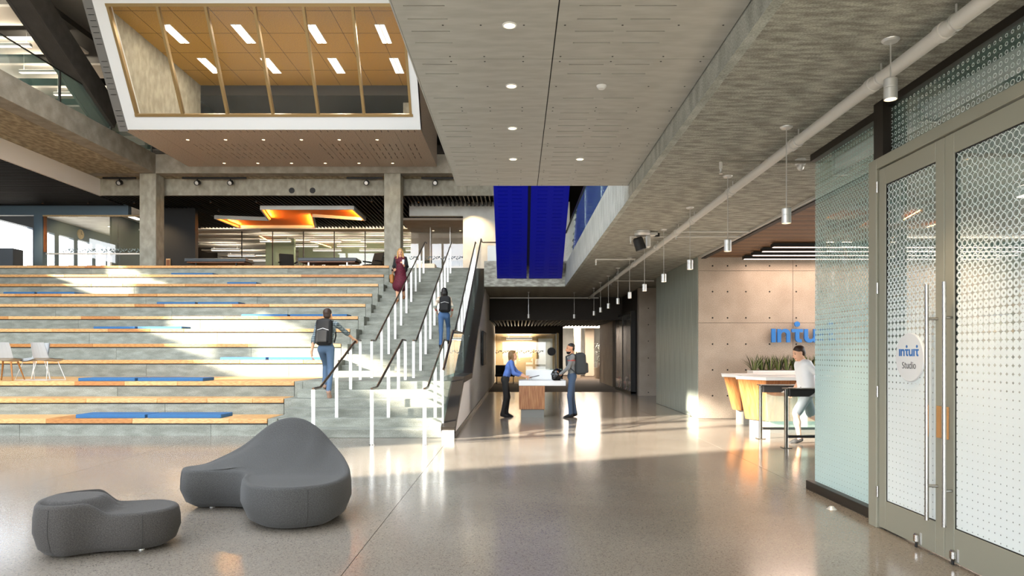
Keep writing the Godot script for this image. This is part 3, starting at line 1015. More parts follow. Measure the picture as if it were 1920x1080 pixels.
func linear_pendant(p: Vector3, w: float, drop: float, label: String, group: String, e: float) -> void:
	var o := thing("linear_pendant", label, "light", p, 0, group)
	inst("housing", bx(-w / 2, w / 2, -0.04, 0.05, -0.07, 0.07, 0.008), M.white, o)
	inst("diffuser", bx(-w / 2 + 0.02, w / 2 - 0.02, -0.05, -0.041, -0.065, 0.065), M.lamp_white, o)
	inst("top_diffuser", bx(-w / 2 + 0.02, w / 2 - 0.02, 0.051, 0.058, -0.06, 0.06), M.lamp_white, o)
	for s in [-1, 1]:
		inst("cable", bx(s * w * 0.4 - 0.004, s * w * 0.4 + 0.004, 0.05, drop, -0.004, 0.004), M.alu, o)
	area("down_glow", o, Vector3(0, -0.07, 0), Vector3.DOWN, w, 0.13, e)
	area("up_glow", o, Vector3(0, 0.09, 0), Vector3.UP, w, 0.13, e)

# ------------------------------------------------------------------ lounge, glazed office, rooms on the upper level
func build_lounge() -> void:
	var sl := shell("ceiling")
	inst("deck", bx(-17.1, 1.6, 8.35, 8.5, 28.0, 36), M.void, sl)
	var x := -17.0
	while x < 1.5:
		var far := 35.3 if x < -4.7 else 30.0
		inst("slat", bx(x - 0.022, x + 0.022, 8.0, 8.15, 28.02, far), M.slat_black, sl)
		x += 0.176
	var sm := shell("ceiling")
	inst("deck", bx(-24.2, -17.16, 8.35, 8.5, 16, 30), M.void, sm)
	for k in 62:
		inst("slat", bx(-24.1, -17.2, 8.0, 8.15, 17.2 + 0.206 * k, 17.245 + 0.206 * k), M.slat_black, sm)
	# orange recess with white rim
	var out := [[403, 407.5], [447, 425], [592, 425], [587, 404], [685, 411], [662, 390], [489, 390], [504, 411]]
	var poly := PackedVector2Array()
	for q in out:
		var d: float = 6.3 * 1280.0 / (660.0 - q[1])
		poly.append(Vector2((q[0] - 970.0) * d / 1280.0, d))
	var cv := thing("ceiling_cove", "orange zigzag light cove with white rim in the dark slatted ceiling", "light cove")
	inst("recess", mb().extrude(poly, flat(7.965), 0.03), M.orange, cv)
	for i in poly.size():
		var p := poly[i]
		var q := poly[(i + 1) % poly.size()]
		inst("rim", mb().bar(V(p.x, 7.91, p.y), V(q.x, 7.91, q.y), 0.07, 0.17), M.white, cv)
	for sgm in [[0, 1], [6, 7], [4, 5], [2, 3]]:
		var p: Vector2 = poly[sgm[0]].lerp(poly[sgm[1]], 0.06)
		var q: Vector2 = poly[sgm[0]].lerp(poly[sgm[1]], 0.94)
		var e := (q - p).normalized()
		var inn := Vector2(-e.y, e.x) * 0.09
		if not Geometry2D.is_point_in_polygon((p + q) / 2 + inn, poly):
			inn = -inn
		p += inn
		q += inn
		inst("light_strip", mb().bar(V(p.x, 7.87, p.y), V(q.x, 7.87, q.y), 0.03, 0.03), M.lamp_amber, cv)
		var m := (p + q) / 2 + inn * 0.5
		var l := AreaLight3D.new()
		l.name = "glow"
		cv.add_child(l, true)
		l.area_size = Vector2(p.distance_to(q), 0.06)
		l.position = V(m.x, 7.86, m.y)
		l.basis = Basis.looking_at(V(inn.x * 10.0, 0.35, inn.y * 10.0).normalized(), Vector3.UP)
		l.light_energy = 7.0
		l.light_color = Color(1, 0.72, 0.36)
		l.area_range = 20
		l.shadow_enabled = true
	# small spotlights in the slats
	var k := 0
	for q in [[395, 378], [410, 394], [375, 426], [338, 412], [481, 378], [697, 376], [714, 395], [663, 411], [654, 425], [80, 379], [165, 379], [252, 379], [785, 377], [880, 381]]:
		var d: float = 6.38 * 1280.0 / (660.0 - q[1])
		var o := thing("amber_spot", "tiny amber spotlight in the dark slatted ceiling, %s" % ["left above cove tip", "beside cove tip", "low left", "in front of dark wall", "above the cove notch", "right of the cove, front", "beside right column", "right below cove", "low right", "far left", "left of left column", "next to left column", "above the kitchen opening", "above the stair head"][k], "light", at(q[0], q[1], d), 0, "lounge spotlights")
		inst("can", mb().lathe([Vector2(0.05, 0.06), Vector2(0.05, -0.06), Vector2(0.04, -0.06), Vector2(0.04, 0.0)], Transform3D(), 10), M.black, o)
		inst("lens", mb().lathe([Vector2(0, -0.045), Vector2(0.04, -0.045), Vector2(0.04, -0.02)], Transform3D(), 10), M.lamp_amber, o)
		var l := SpotLight3D.new()
		l.name = "beam"
		o.add_child(l)
		l.position = Vector3(0, -0.08, 0)
		l.basis = Basis.looking_at(Vector3(0.15, -1.0, -0.35).normalized(), Vector3.FORWARD)
		l.spot_angle = 50
		l.spot_range = 30
		l.light_size = 0.04
		l.light_energy = 12.0
		l.light_color = Color(1, 0.86, 0.66)
		l.shadow_enabled = true
		k += 1
	# dark block between left column and lounge
	struct("wall_dark", bx(-16.3, -14.35, 4.8, 8.3, 30.4, 30.7), M.black)
	var pst := thing("poster_frame", "slim pale framed notice on the dark wall beside the left column", "poster")
	inst("frame", bx(-15.62, -15.42, 4.9, 5.75, 30.34, 30.39, 0.005), M.beige_board, pst)
	inst("print", bx(-15.6, -15.44, 4.94, 5.7, 30.335, 30.34), M.walnut_dark, pst)
	# glazed office at the back of the lounge
	var gp := thing("glass_partition", "frameless glass partition with dark joints behind the lounge", "partition")
	inst("head_rail", bx(-13.3, -4.7, 7.86, 7.98, 35.4, 35.5), M.beige_board, gp)
	for i in 6:
		inst("pane", bx(-14.3 + 1.6 * i, -12.71 + 1.6 * i, 4.82, 7.86, 35.44, 35.46), M.glass, gp)
		inst("mullion", bx(-14.33 + 1.6 * i, -14.28 + 1.6 * i, 4.82, 7.86, 35.43, 35.47), M.dark_frame, gp)
	struct("ceiling", bx(-24.2, -2, 8.9, 9.0, 36, 52), M.office_panel)
	struct("wall_far", bx(-13.4, -2, 4.8, 8.9, 41.8, 42.0), M.sage)
	struct("wall_far", bx(-24, -13.4, 4.8, 8.9, 49.5, 49.7), M.office_panel)
	struct("wall_sage", bx(-14.2, -12.6, 4.8, 8.0, 38.5, 38.8), M.sage)
	for i in 6:
		var d: float = [36.05, 37.65, 39.3, 41.0, 43.2, 45.6][i]
		solo("ceiling_raft", bx(-20, -4.0 if i < 3 else -13.5, 8.02, 8.09, d, d + 0.95, 0.01), M.office_panel, "pale ceiling raft behind the lounge glass, %s from the front" % ["first", "second", "third", "fourth", "fifth", "sixth"][i], "ceiling panel", "lounge office ceiling rafts")
	var rows := ["front", "second", "third"]
	for r in 3:
		for c in 4:
			linear_pendant(V(-13.2 + 2.75 * c + [0.0, 1.0, 1.9][r], 7.66, [37.25, 38.95, 40.6][r]), 1.7, 1.24, "slim pendant light in the office behind the lounge, %s row, number %s from left" % [rows[r], ["one", "two", "three", "four"][c]], "lounge office pendants", 3.2)
	for c in 3:
		linear_pendant(V(-17.3, 7.66, 40.5 + 2.3 * c), 1.7, 1.24, "slim pendant light seen past the dark wall by the left table, %s" % ["nearest", "middle", "farthest"][c], "left office pendants", 4.0)
	# high tables
	for q in [[345, 460, 487, 28.6], [558, 668, 486, 28.4]]:
		var d: float = q[3]
		var x0: float = (q[0] - 970.0) * d / 1280.0
		var x1: float = (q[1] - 970.0) * d / 1280.0
		var tb := thing("high_table", "%s grey-topped lounge high table above the bleachers" % ["left" if q[0] < 400 else "right"], "table", V((x0 + x1) / 2, 4.8, d + 0.5), 0, "lounge high tables")
		var w := x1 - x0
		var hy: float = 1.6 + (660.0 - q[2]) * d / 1280.0 - 4.8
		inst("tabletop", mb().obox(T(Vector3(0, hy, 0)), Vector3(w, 0.14, 0.95), 0.02), M.table_grey, tb)
		inst("underside", mb().obox(T(Vector3(0, hy - 0.09, 0)), Vector3(w - 0.15, 0.05, 0.85)), M.walnut_dark, tb)
		for sx in [-1, 1]:
			for sz in [-1, 1]:
				inst("leg", bx(sx * w * 0.33 - 0.03, sx * w * 0.33 + 0.03, 0, hy - 0.1, sz * 0.35 - 0.03, sz * 0.35 + 0.03), M.alu if q[0] > 400 else M.black, tb)
	# dark lounge chairs beside the right table
	var ci := 0
	for q in [[540, 28.9, 0.5], [585, 30.3, -0.3], [622, 30.4, 0.2], [698, 28.6, -0.6], [704, 29.7, -0.6], [714, 30.7, -0.4]]:
		var d: float = q[1]
		lounge_chair(V((q[0] - 970.0) * d / 1280.0, 4.8, d), q[2], "black low lounge chair by the right high table, %s from left" % ["first", "second", "third", "fourth", "fifth", "sixth"][ci])
		ci += 1
	var bn := thing("bin_cabinet", "row of dark grey recycling bins at the far left of the top tier", "cabinet", V(-21.3, 4.8, 27.9))
	for i in 3:
		inst("door", bx(-0.95 + 0.63 * i, -0.36 + 0.63 * i, 0.02, 1.0, -0.3, 0.3, 0.01), M.table_grey, bn)
	inst("plinth", bx(-1.0, 0.95, 0, 0.02, -0.28, 0.28), M.black, bn)
	# slate room at the left
	struct("wall_slate", bx(-24.2, -17.1, 7.62, 8.3, 30.0, 30.25), M.slate_blue)
	struct("trim", bx(-20.85, -16.6, 7.56, 7.62, 29.98, 30.1), M.beige_board)
	struct("wall_slate", bx(-21.25, -20.86, 4.8, 7.62, 30.0, 30.3), M.slate_blue)
	struct("trim", bx(-20.84, -20.74, 6.0, 7.56, 30.02, 30.1), M.walnut_dark)
	var sg := thing("glass_partition", "glass front with printed frieze of the slate blue room at left", "partition")
	for i in 3:
		inst("pane", bx(-20.8 + 1.6 * i, -19.22 + 1.6 * i, 4.82, 7.56, 30.1, 30.115), M.glass, sg)
	inst("rail", bx(-20.8, -16.35, 5.9, 5.96, 30.09, 30.13), M.alu, sg)
	frieze(sg, -20.0, -16.4, 6.06, 30.08, M.slate_blue)
	struct("ceiling", bx(-24.2, -16.4, 8.5, 8.6, 30.26, 36), M.plaster)
	struct("ceiling", bx(-24.2, -20.2, 8.5, 8.6, 36, 46), M.plaster)
	struct("wall_sage", bx(-20.3, -20.2, 4.8, 8.5, 34.0, 46), M.dark_brown)
	for i in 3:
		var o := thing("trough_light", "bright ceiling light inside the slate room, %s" % ["left", "front right", "rear right"][i], "light", V([-22.2, -19.6, -21.2][i], 8.495, [38.0, 34.8, 41.0][i]), 0, "slate room lights")
		inst("housing", bx(-0.2, 0.2, -0.03, 0, -0.75, 0.75, 0.004), M.white, o)
		inst("diffuser", bx(-0.17, 0.17, -0.04, -0.031, -0.7, 0.7), M.lamp_white, o)
		area("glow", o, Vector3(0, -0.06, 0), Vector3.DOWN, 0.3, 1.4, 3.0)
	var ck := thing("wall_clock", "round pale clock on the slate room wall", "clock", V(-24.0, 8.12, 37.8))
	var cb := Basis(Vector3(0, 0, 1), -PI / 2)
	inst("face", mb().lathe([Vector2(0, 0.05), Vector2(0.26, 0.05), Vector2(0.28, 0.0)], T(Vector3(-0.2, 0, 0), cb), 20), M.beige_board, ck)
	inst("hand", bx(-0.148, -0.14, 0.0, 0.17, -0.01, 0.01), M.black, ck)
	inst("hand", bx(-0.148, -0.14, -0.01, 0.01, 0, 0.13), M.black, ck)
	# stair-head wall with the kitchen opening
	var o30 := facing(30.2)
	struct("wall_stair_head", wall_grid(o30, -4.75, 2.3, 4.8, 8.2, [Rect2(-5.2, 4.7, 2.81, 2.88)], 0.2), M.plaster)
	struct("wall_bulkhead", bx(-5.2, -2.2, 6.1, 7.9, 33.4, 33.6), M.warm_concrete)
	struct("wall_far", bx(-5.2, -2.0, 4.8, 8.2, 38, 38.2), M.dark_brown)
	struct("wall_sage", bx(-2.2, -2.05, 4.8, 8.2, 30.25, 38), M.plaster)
	var kp := thing("glass_partition", "kitchen glass partition with blue dotted frieze at the stair head", "partition")
	for i in 3:
		inst("pane", bx(-5.0 + 0.93 * i, -4.09 + 0.93 * i, 4.82, 7.5, 32.0, 32.015), M.glass, kp)
		inst("edge", bx(-4.09 + 0.93 * i, -4.07 + 0.93 * i, 4.82, 7.5, 31.995, 32.02), M.alu, kp)
	frieze(kp, -5.0, -2.3, 6.0, 31.98, M.slate_blue)
	for i in 2:
		downlight(V([-4.05, -2.75][i], 7.45, 32.9), 0.05, "%s small round light over the kitchen opening" % ["left", "right"][i], "kitchen downlights", 1.0)
	struct("ceiling", bx(-5.2, -2.2, 7.45, 7.55, 30.3, 33.4), M.warm_concrete)
	solo("kitchen_counter", bx(-4.6, -3.75, 4.8, 5.62, 31.0, 31.7, 0.01), M.white, "white kitchen counter seen at the top of the stairs", "counter")
	solo("kitchen_cabinet", bx(-3.2, -2.35, 4.8, 5.75, 33.0, 33.35, 0.01), M.beige_board, "tan wooden cabinet at the right of the kitchen opening", "cabinet")
	for i in 2:
		var f := thing("fridge", "%s black glass-door fridge at the back of the kitchen" % ["left", "right"][i], "fridge", V([-4.5, -3.5][i], 4.8, 36.5), 0, "kitchen fridges")
		inst("body", bx(-0.4, 0.4, 0, 1.75, -0.35, 0.35, 0.01), M.black, f)
		inst("door_glass", bx(-0.34, 0.34, 0.15, 1.6, -0.365, -0.352), M.table_grey, f)
		for s in 3:
			inst("shelf", bx(-0.33, 0.33, 0.45 + 0.38 * s, 0.47 + 0.38 * s, -0.372, -0.366), M.alu, f)
	# track lights under the soffit
	var ti := 0
	for q in [[193, 255, [224]], [342, 462, [370, 432]], [650, 718, [687]], [790, 850, [816]]]:
		var d := 27.6
		var tk := thing("track_light", "black ceiling track with %s spot under the soffit, %s" % [["one", "two", "one", "one"][ti], ["left of left column", "right of left column", "left of right column", "right of right column"][ti]], "track light", Vector3.ZERO, 0, "soffit track lights")
		var x0: float = (q[0] - 970.0) * d / 1280.0
		var x1: float = (q[1] - 970.0) * d / 1280.0
		inst("track", bx(x0, x1, 8.60, 8.665, d - 0.03, d + 0.03), M.black, tk)
		for hx in q[2]:
			var xx: float = (hx - 970.0) * d / 1280.0
			var hd := inst("head", mb().lathe([Vector2(0, 0.14), Vector2(0.08, 0.14), Vector2(0.1, 0.1), Vector2(0.1, -0.1), Vector2(0.085, -0.1), Vector2(0.08, -0.06), Vector2(0, -0.06)], T(V(xx, 8.44, d), Basis(Vector3.RIGHT, -1.2)), 12), M.black, tk)
			inst("lens", mb().lathe([Vector2(0, -0.07), Vector2(0.075, -0.065)], T(V(xx, 8.44, d), Basis(Vector3.RIGHT, -1.2)), 12), M.alu, hd)
			inst("yoke", bx(xx - 0.02, xx + 0.02, 8.52, 8.60, d - 0.02, d + 0.02), M.black, tk)
		ti += 1

func frieze(parent: Node, x0: float, x1: float, y: float, d: float, m: Material) -> void:
	# printed band of small leaf marks
	var b := MB.new()
	var x := x0
	var i := 0
	while x < x1:
		var an := 0.7 if i % 2 else -0.7
		b.obox(T(V(x, y + 0.04 * (i % 3 - 1), d), Basis(Vector3.BACK, an)), Vector3(0.11, 0.045, 0.002))
		b.obox(T(V(x + 0.04, y + 0.07, d), Basis(Vector3.BACK, -an)), Vector3(0.06, 0.03, 0.002))
		x += 0.12
		i += 1
	inst("printed_band", b, m, parent).set_meta("kind", "stuff")

func lounge_chair(p: Vector3, turn: float, label: String) -> void:
	var o := thing("lounge_chair", label, "chair", p, turn, "black lounge chairs")
	inst("seat", mb().obox(T(Vector3(0, 0.42, 0), Basis(Vector3.RIGHT, 0.12)), Vector3(0.62, 0.12, 0.6), 0.03), M.fabric_black, o)
	inst("backrest", mb().obox(T(Vector3(0, 0.72, -0.32), Basis(Vector3.RIGHT, -0.35)), Vector3(0.6, 0.6, 0.09), 0.03), M.fabric_black, o)
	for sx in [-1, 1]:
		inst("armrest", mb().obox(T(Vector3(sx * 0.33, 0.6, -0.03)), Vector3(0.06, 0.06, 0.5), 0.015), M.fabric_black, o)
		for sz in [-1, 1]:
			inst("leg", mb().tube([Vector3(sx * 0.27, 0.38, sz * 0.24), Vector3(sx * 0.32, 0, sz * 0.28)], 0.018, 6), M.black, o)

func tie_hole_discs(parent: Node, xs: Array, ys: Array, d: float) -> void:
	for x in xs:
		for y in ys:
			inst("tie_hole_disc", mb().lathe([Vector2(0, 0.002), Vector2(0.016, 0.003), Vector2(0.021, 0.0)], T(V(x, y, d), Basis(Vector3.RIGHT, PI / 2)), 8), M.tie, parent)  # raised disc, its dark colour paints the shade inside a hole

# ------------------------------------------------------------------ passage under the slab
func build_corridor() -> void:
	struct("wall_header", bx(-1.17, 4.4, 2.94, 3.9, 28.6, 28.9), M.dark_brown)
	solo("conduit", mb().tube([V(-1.15, 3.86, 28.5), V(3.4, 3.86, 28.5)], 0.035, 8), M.alu, "long pale conduit across the header at the end of the passage", "pipe")
	var sl := shell("ceiling")
	inst("deck", bx(-1.6, 6, 3.2, 3.3, 28.9, 46), M.void, sl)
	for k in 34:
		inst("slat", bx(-1.5 + 0.17 * k, -1.45 + 0.17 * k, 2.94, 3.08, 28.95, 35.9), M.slat_black, sl)
	# beige meeting room behind glass
	struct("wall_beige", bx(-1.8, 2.05, 0, 2.56, 36.6, 36.8), M.beige_board)
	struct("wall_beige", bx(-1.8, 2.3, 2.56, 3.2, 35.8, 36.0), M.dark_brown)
	struct("wall_left", bx(-2.0, -1.17, 0, 3.3, 29.0, 37), M.wall_white)
	var dr := thing("glazed_door", "bronze framed glazed door in the beige wall at the passage end", "door", V(1.5, 0, 36.5))
	inst("frame", wall_grid(Transform3D(), -0.48, 0.48, 0, 2.45, [Rect2(-0.38, 0.1, 0.76, 2.22)], 0.06), M.bronze_frame, dr)
	inst("glass", bx(-0.38, 0.38, 0.1, 2.32, -0.03, -0.01), M.frosted, dr)
	inst("handle", bx(-0.36, -0.33, 0.95, 1.15, -0.12, -0.08), M.alu, dr)
	var gp := thing("glass_partition", "glass partition with grey dotted frieze before the beige wall", "partition")
	for k in 3:
		inst("pane", bx(-1.15 + 1.08 * k, -0.08 + 1.08 * k, 0.02, 2.5, 35.6, 35.615), M.glass, gp)
	inst("end_post", bx(2.05, 2.15, 0, 2.6, 35.58, 35.64), M.bronze_frame, gp)
	frieze(gp, -1.1, 1.4, 1.6, 35.58, M.table_grey)
	solo("round_decal", mb().lathe([Vector2(0, 0.004), Vector2(0.22, 0.004), Vector2(0.22, 0)], T(V(1.78, 1.62, 35.598), Basis(Vector3.RIGHT, PI / 2)), 20), M.table_grey, "dark round sign on the glass beside the bearded man's face", "sign")
	linear_pendant(V(0.1, 2.3, 36.2), 1.4, 0.9, "thin light strip glowing in the beige meeting room", "meeting room light", 14.0)
	# a dark sofa at the left
	var sf := thing("dark_bench", "dark slatted bench against the glass at the end of the passage", "bench", V(-0.62, 0, 34.6))
	inst("back", mb().obox(T(Vector3(0, 0.68, -0.2)), Vector3(1.0, 0.5, 0.07), 0.02), M.fabric_black, sf)
	inst("seat", mb().obox(T(Vector3(0, 0.42, 0.05)), Vector3(1.0, 0.12, 0.55), 0.02), M.fabric_black, sf)
	for sx in [-0.42, 0, 0.42]:
		inst("leg", bx(sx - 0.02, sx + 0.02, 0, 0.37, -0.25, 0.2), M.black, sf)
	# bright passage to the right
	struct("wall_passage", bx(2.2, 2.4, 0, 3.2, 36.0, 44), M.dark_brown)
	struct("wall_far", bx(2.4, 8, 0, 3.2, 48, 48.2), M.plaster)
	for q in [[1077, 1089, 42.0], [1097, 1114, 45.5]]:
		var d: float = q[2]
		solo("concrete_pier", bx((q[0] - 970.0) * d / 1280.0, (q[1] - 970.0) * d / 1280.0, 0, 3.19, d, d + 0.5, 0.01), M.pot, "%s pale concrete pier in the bright far passage" % ("left" if q[0] < 1090 else "right"), "pier")
	var lt := thing("added_ceiling_light", "broad ceiling light added to brighten the far passage", "light", V(4.2, 3.18, 42))  # lamp and tray added to brighten this deep passage
	inst("tray", bx(-1.4, 1.4, -0.03, 0.0, -2, 2), M.white, lt)
	inst("diffuser", bx(-1.3, 1.3, -0.04, -0.031, -1.9, 1.9), M.lamp_white, lt)
	area("glow", lt, Vector3(0, -0.06, 0), Vector3.DOWN, 2.6, 3.8, 110.0, Color(1, 0.93, 0.86))
	# potted tree
	var pt := thing("potted_plant", "leafy green plant in a tall pale pot in the far passage", "plant", V(4.85, 0, 41.0))
	inst("pot", mb().lathe([Vector2(0, 0), Vector2(0.2, 0), Vector2(0.25, 0.66), Vector2(0.22, 0.66), Vector2(0.21, 0.6), Vector2(0, 0.6)], Transform3D(), 14), M.pot, pt)
	inst("stem", mb().tube([Vector3(0, 0.58, 0), Vector3(0.02, 1.2, 0.01), Vector3(-0.03, 1.9, 0)], [0.02, 0.017, 0.008], 6), M.walnut_dark, pt)
	inst("stem", mb().tube([Vector3(0.04, 0.58, 0.03), Vector3(0.14, 1.1, 0.05), Vector3(0.2, 1.6, 0.0)], [0.016, 0.012, 0.007], 6), M.walnut_dark, pt)
	var r := RandomNumberGenerator.new()
	r.seed = 11
	for k in 70:
		var h := r.randf_range(0.95, 2.05)
		var an := r.randf() * TAU
		var base := Vector3(r.randf_range(-0.04, 0.16) if h < 1.65 else -0.03, h, r.randf_range(-0.05, 0.05))
		inst("leaf", leaf_blade(base, Vector3(cos(an), r.randf_range(-0.1, 0.7), sin(an)).normalized(), r.randf_range(0.22, 0.38), 0.045), M.leaf_dark, pt)
	# right side: slab wall, display, recessed end wall
	struct("wall_right", bx(4.4, 4.6, 0, 3.2, 31.6, 36.5), M.warm_concrete)
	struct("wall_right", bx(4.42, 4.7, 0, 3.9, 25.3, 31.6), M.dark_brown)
	var ew := shell("wall_end")
	inst("face", bx(4.45, 6.4, 0, 3.95, 25.0, 25.3), M.warm_concrete, ew)
	tie_hole_discs(ew, [4.8], [0.12, 0.75, 1.38, 2.0, 2.6, 3.2], 25.0)
	var dc := thing("display_case", "tall black framed glass display case with dark crowded picture on the passage wall", "display case")
	inst("back_picture", bx(4.38, 4.41, 0.25, 2.9, 25.5, 29.4), picture_material(), dc)
	for d in [25.35, 27.4, 29.4]:
		inst("upright", bx(4.22, 4.40, 0.05, 3.05, d, d + 0.09), M.black, dc)
	inst("top_bar", bx(4.22, 4.40, 3.05, 3.13, 25.35, 29.49), M.black, dc)
	inst("bottom_bar", bx(4.22, 4.40, 0.0, 0.12, 25.35, 29.49), M.black, dc)
	inst("front_glass", bx(4.235, 4.245, 0.12, 3.05, 25.44, 29.4), M.glass, dc)
	var cols := [Color(0.55, 0.2, 0.25), Color(0.7, 0.6, 0.5), Color(0.25, 0.3, 0.4), Color(0.5, 0.42, 0.3), Color(0.15, 0.15, 0.16), Color(0.75, 0.72, 0.7)]
	for k in 14:
		var d := 25.7 + 0.26 * k
		var h := r.randf_range(0.25, 0.7)
		var fg := solo("trophy", mb().lathe([Vector2(0, 0), Vector2(0.06, 0), Vector2(0.05, 0.03), Vector2(0.015, 0.08), Vector2(0.015, h * 0.5), Vector2(0.06, h * 0.7), Vector2(0.05, h * 0.9), Vector2(0, h)], T(V(4.31, 0.12, d)), 8), mat(cols[k % 6], 0.5), "small upright ornament in the display case, number %s from the near end" % ["one", "two", "three", "four", "five", "six", "seven", "eight", "nine", "ten", "eleven", "twelve", "thirteen", "fourteen"][k], "ornament", "display case ornaments")
	# wall screen on the stair wall
	var sc := thing("wall_screen", "black wall-mounted screen seen edge-on on the white stair wall", "screen", V(-1.17, 1.72, 22.6))
	inst("bracket", bx(0, 0.05, -0.2, 0.2, -0.2, 0.2), M.alu, sc)
	inst("panel", bx(0.05, 0.1, -0.55, 0.55, -0.95, 0.95, 0.01), M.black, sc)
	inst("edge_trim", bx(0.045, 0.05, -0.56, 0.56, -0.96, 0.96), M.table_grey, sc)
	# standing reception table
	var dk := thing("standing_desk", "white topped greeting desk with walnut pedestal in the passage", "desk", V(0.61, 0, 17.1))
	inst("top", mb().obox(T(Vector3(0, 0.84, 0.05)), Vector3(1.15, 0.13, 0.8), 0.008), M.white, dk)
	inst("screen_panel", mb().obox(T(Vector3(0.04, 1.02, -0.38)), Vector3(0.86, 0.24, 0.03), 0.006), M.white, dk)
	inst("glass_edge", mb().obox(T(Vector3(0.08, 1.155, -0.38)), Vector3(0.9, 0.03, 0.012)), M.glass_green, dk)
	inst("pedestal", mb().obox(T(Vector3(-0.255, 0.487, 0.08)), Vector3(0.63, 0.575, 0.72), 0.004), M.walnut, dk)
	inst("plinth", mb().obox(T(Vector3(-0.24, 0.1, 0.06)), Vector3(0.56, 0.2, 0.66)), M.brushed, dk)
	solo("paper_cup", mb().lathe([Vector2(0, 0), Vector2(0.03, 0), Vector2(0.04, 0.1), Vector2(0.036, 0.1), Vector2(0.028, 0.02), Vector2(0, 0.02)], T(V(0.32, 0.905, 16.95)), 12), M.white, "small white cup on the greeting desk", "cup")

func picture_material() -> StandardMaterial3D:
	var im := Image.create(256, 256, false, Image.FORMAT_RGB8)
	im.fill(Color(0.30, 0.32, 0.33))
	var r := RandomNumberGenerator.new()
	r.seed = 5
	var cs := [Color(0.03, 0.03, 0.03), Color(0.08, 0.06, 0.06), Color(0.55, 0.42, 0.38), Color(0.12, 0.13, 0.16), Color(0.4, 0.14, 0.16), Color(0.6, 0.55, 0.5), Color(0.05, 0.05, 0.06)]
	for k in 900:
		var y := int(lerpf(90, 256, sqrt(r.randf())))
		im.fill_rect(Rect2i(r.randi() % 256, y - r.randi_range(0, 30), r.randi_range(2, 9), r.randi_range(6, 40)), cs[r.randi() % cs.size()])
	var m := mat(Color.WHITE, 0.35, 0, ImageTexture.create_from_image(im), Vector3(0.35, 0.35, 0.3))
	return m

func leaf_blade(p: Vector3, dir: Vector3, l: float, w: float) -> MB:
	var b := MB.new()
	var s := dir.cross(Vector3.UP).normalized() * w
	var m := p + dir * l * 0.45 + Vector3(0, 0.02, 0)
	var e := p + dir * l - Vector3(0, l * 0.25, 0)
	var n := s.cross(dir).normalized()
	var u := n * 0.006
	b.tri(p, m + s, m + u, n); b.tri(p, m + u, m - s, n)
	b.tri(m + s, e, m + u, n); b.tri(m + u, e, m - s, n)
	b.tri(p, m + s, m - u, -n); b.tri(p, m - u, m - s, -n)
	b.tri(m + s, e, m - u, -n); b.tri(m - u, e, m - s, -n)
	return b

# faceted counter: outlines in (x, depth) at top and bottom
func facet_body(topo: Array, bot: Array, y1: float, y0: float) -> MB:
	var b := MB.new()
	var c := Vector3.ZERO
	var n := topo.size()
	for q in topo:
		c += V(q[0], (y0 + y1) / 2, q[1]) / n
	for i in n:
		var j := (i + 1) % n
		var p := [V(topo[i][0], y1, topo[i][1]), V(topo[j][0], y1, topo[j][1]), V(bot[j][0], y0, bot[j][1]), V(bot[i][0], y0, bot[i][1])]
		var nn: Vector3 = (p[1] - p[0]).cross(p[2] - p[0]).normalized()
		if nn.dot(p[0] - c) < 0:
			nn = -nn
		b.quad(p[0], p[1], p[2], p[3], nn)
	for q in [[topo, y1, Vector3.UP], [bot, y0, Vector3.DOWN]]:
		for i in range(1, n - 1):
			b.tri(V(q[0][0][0], q[1], q[0][0][1]), V(q[0][i][0], q[1], q[0][i][1]), V(q[0][i + 1][0], q[1], q[0][i + 1][1]), q[2])
	return b

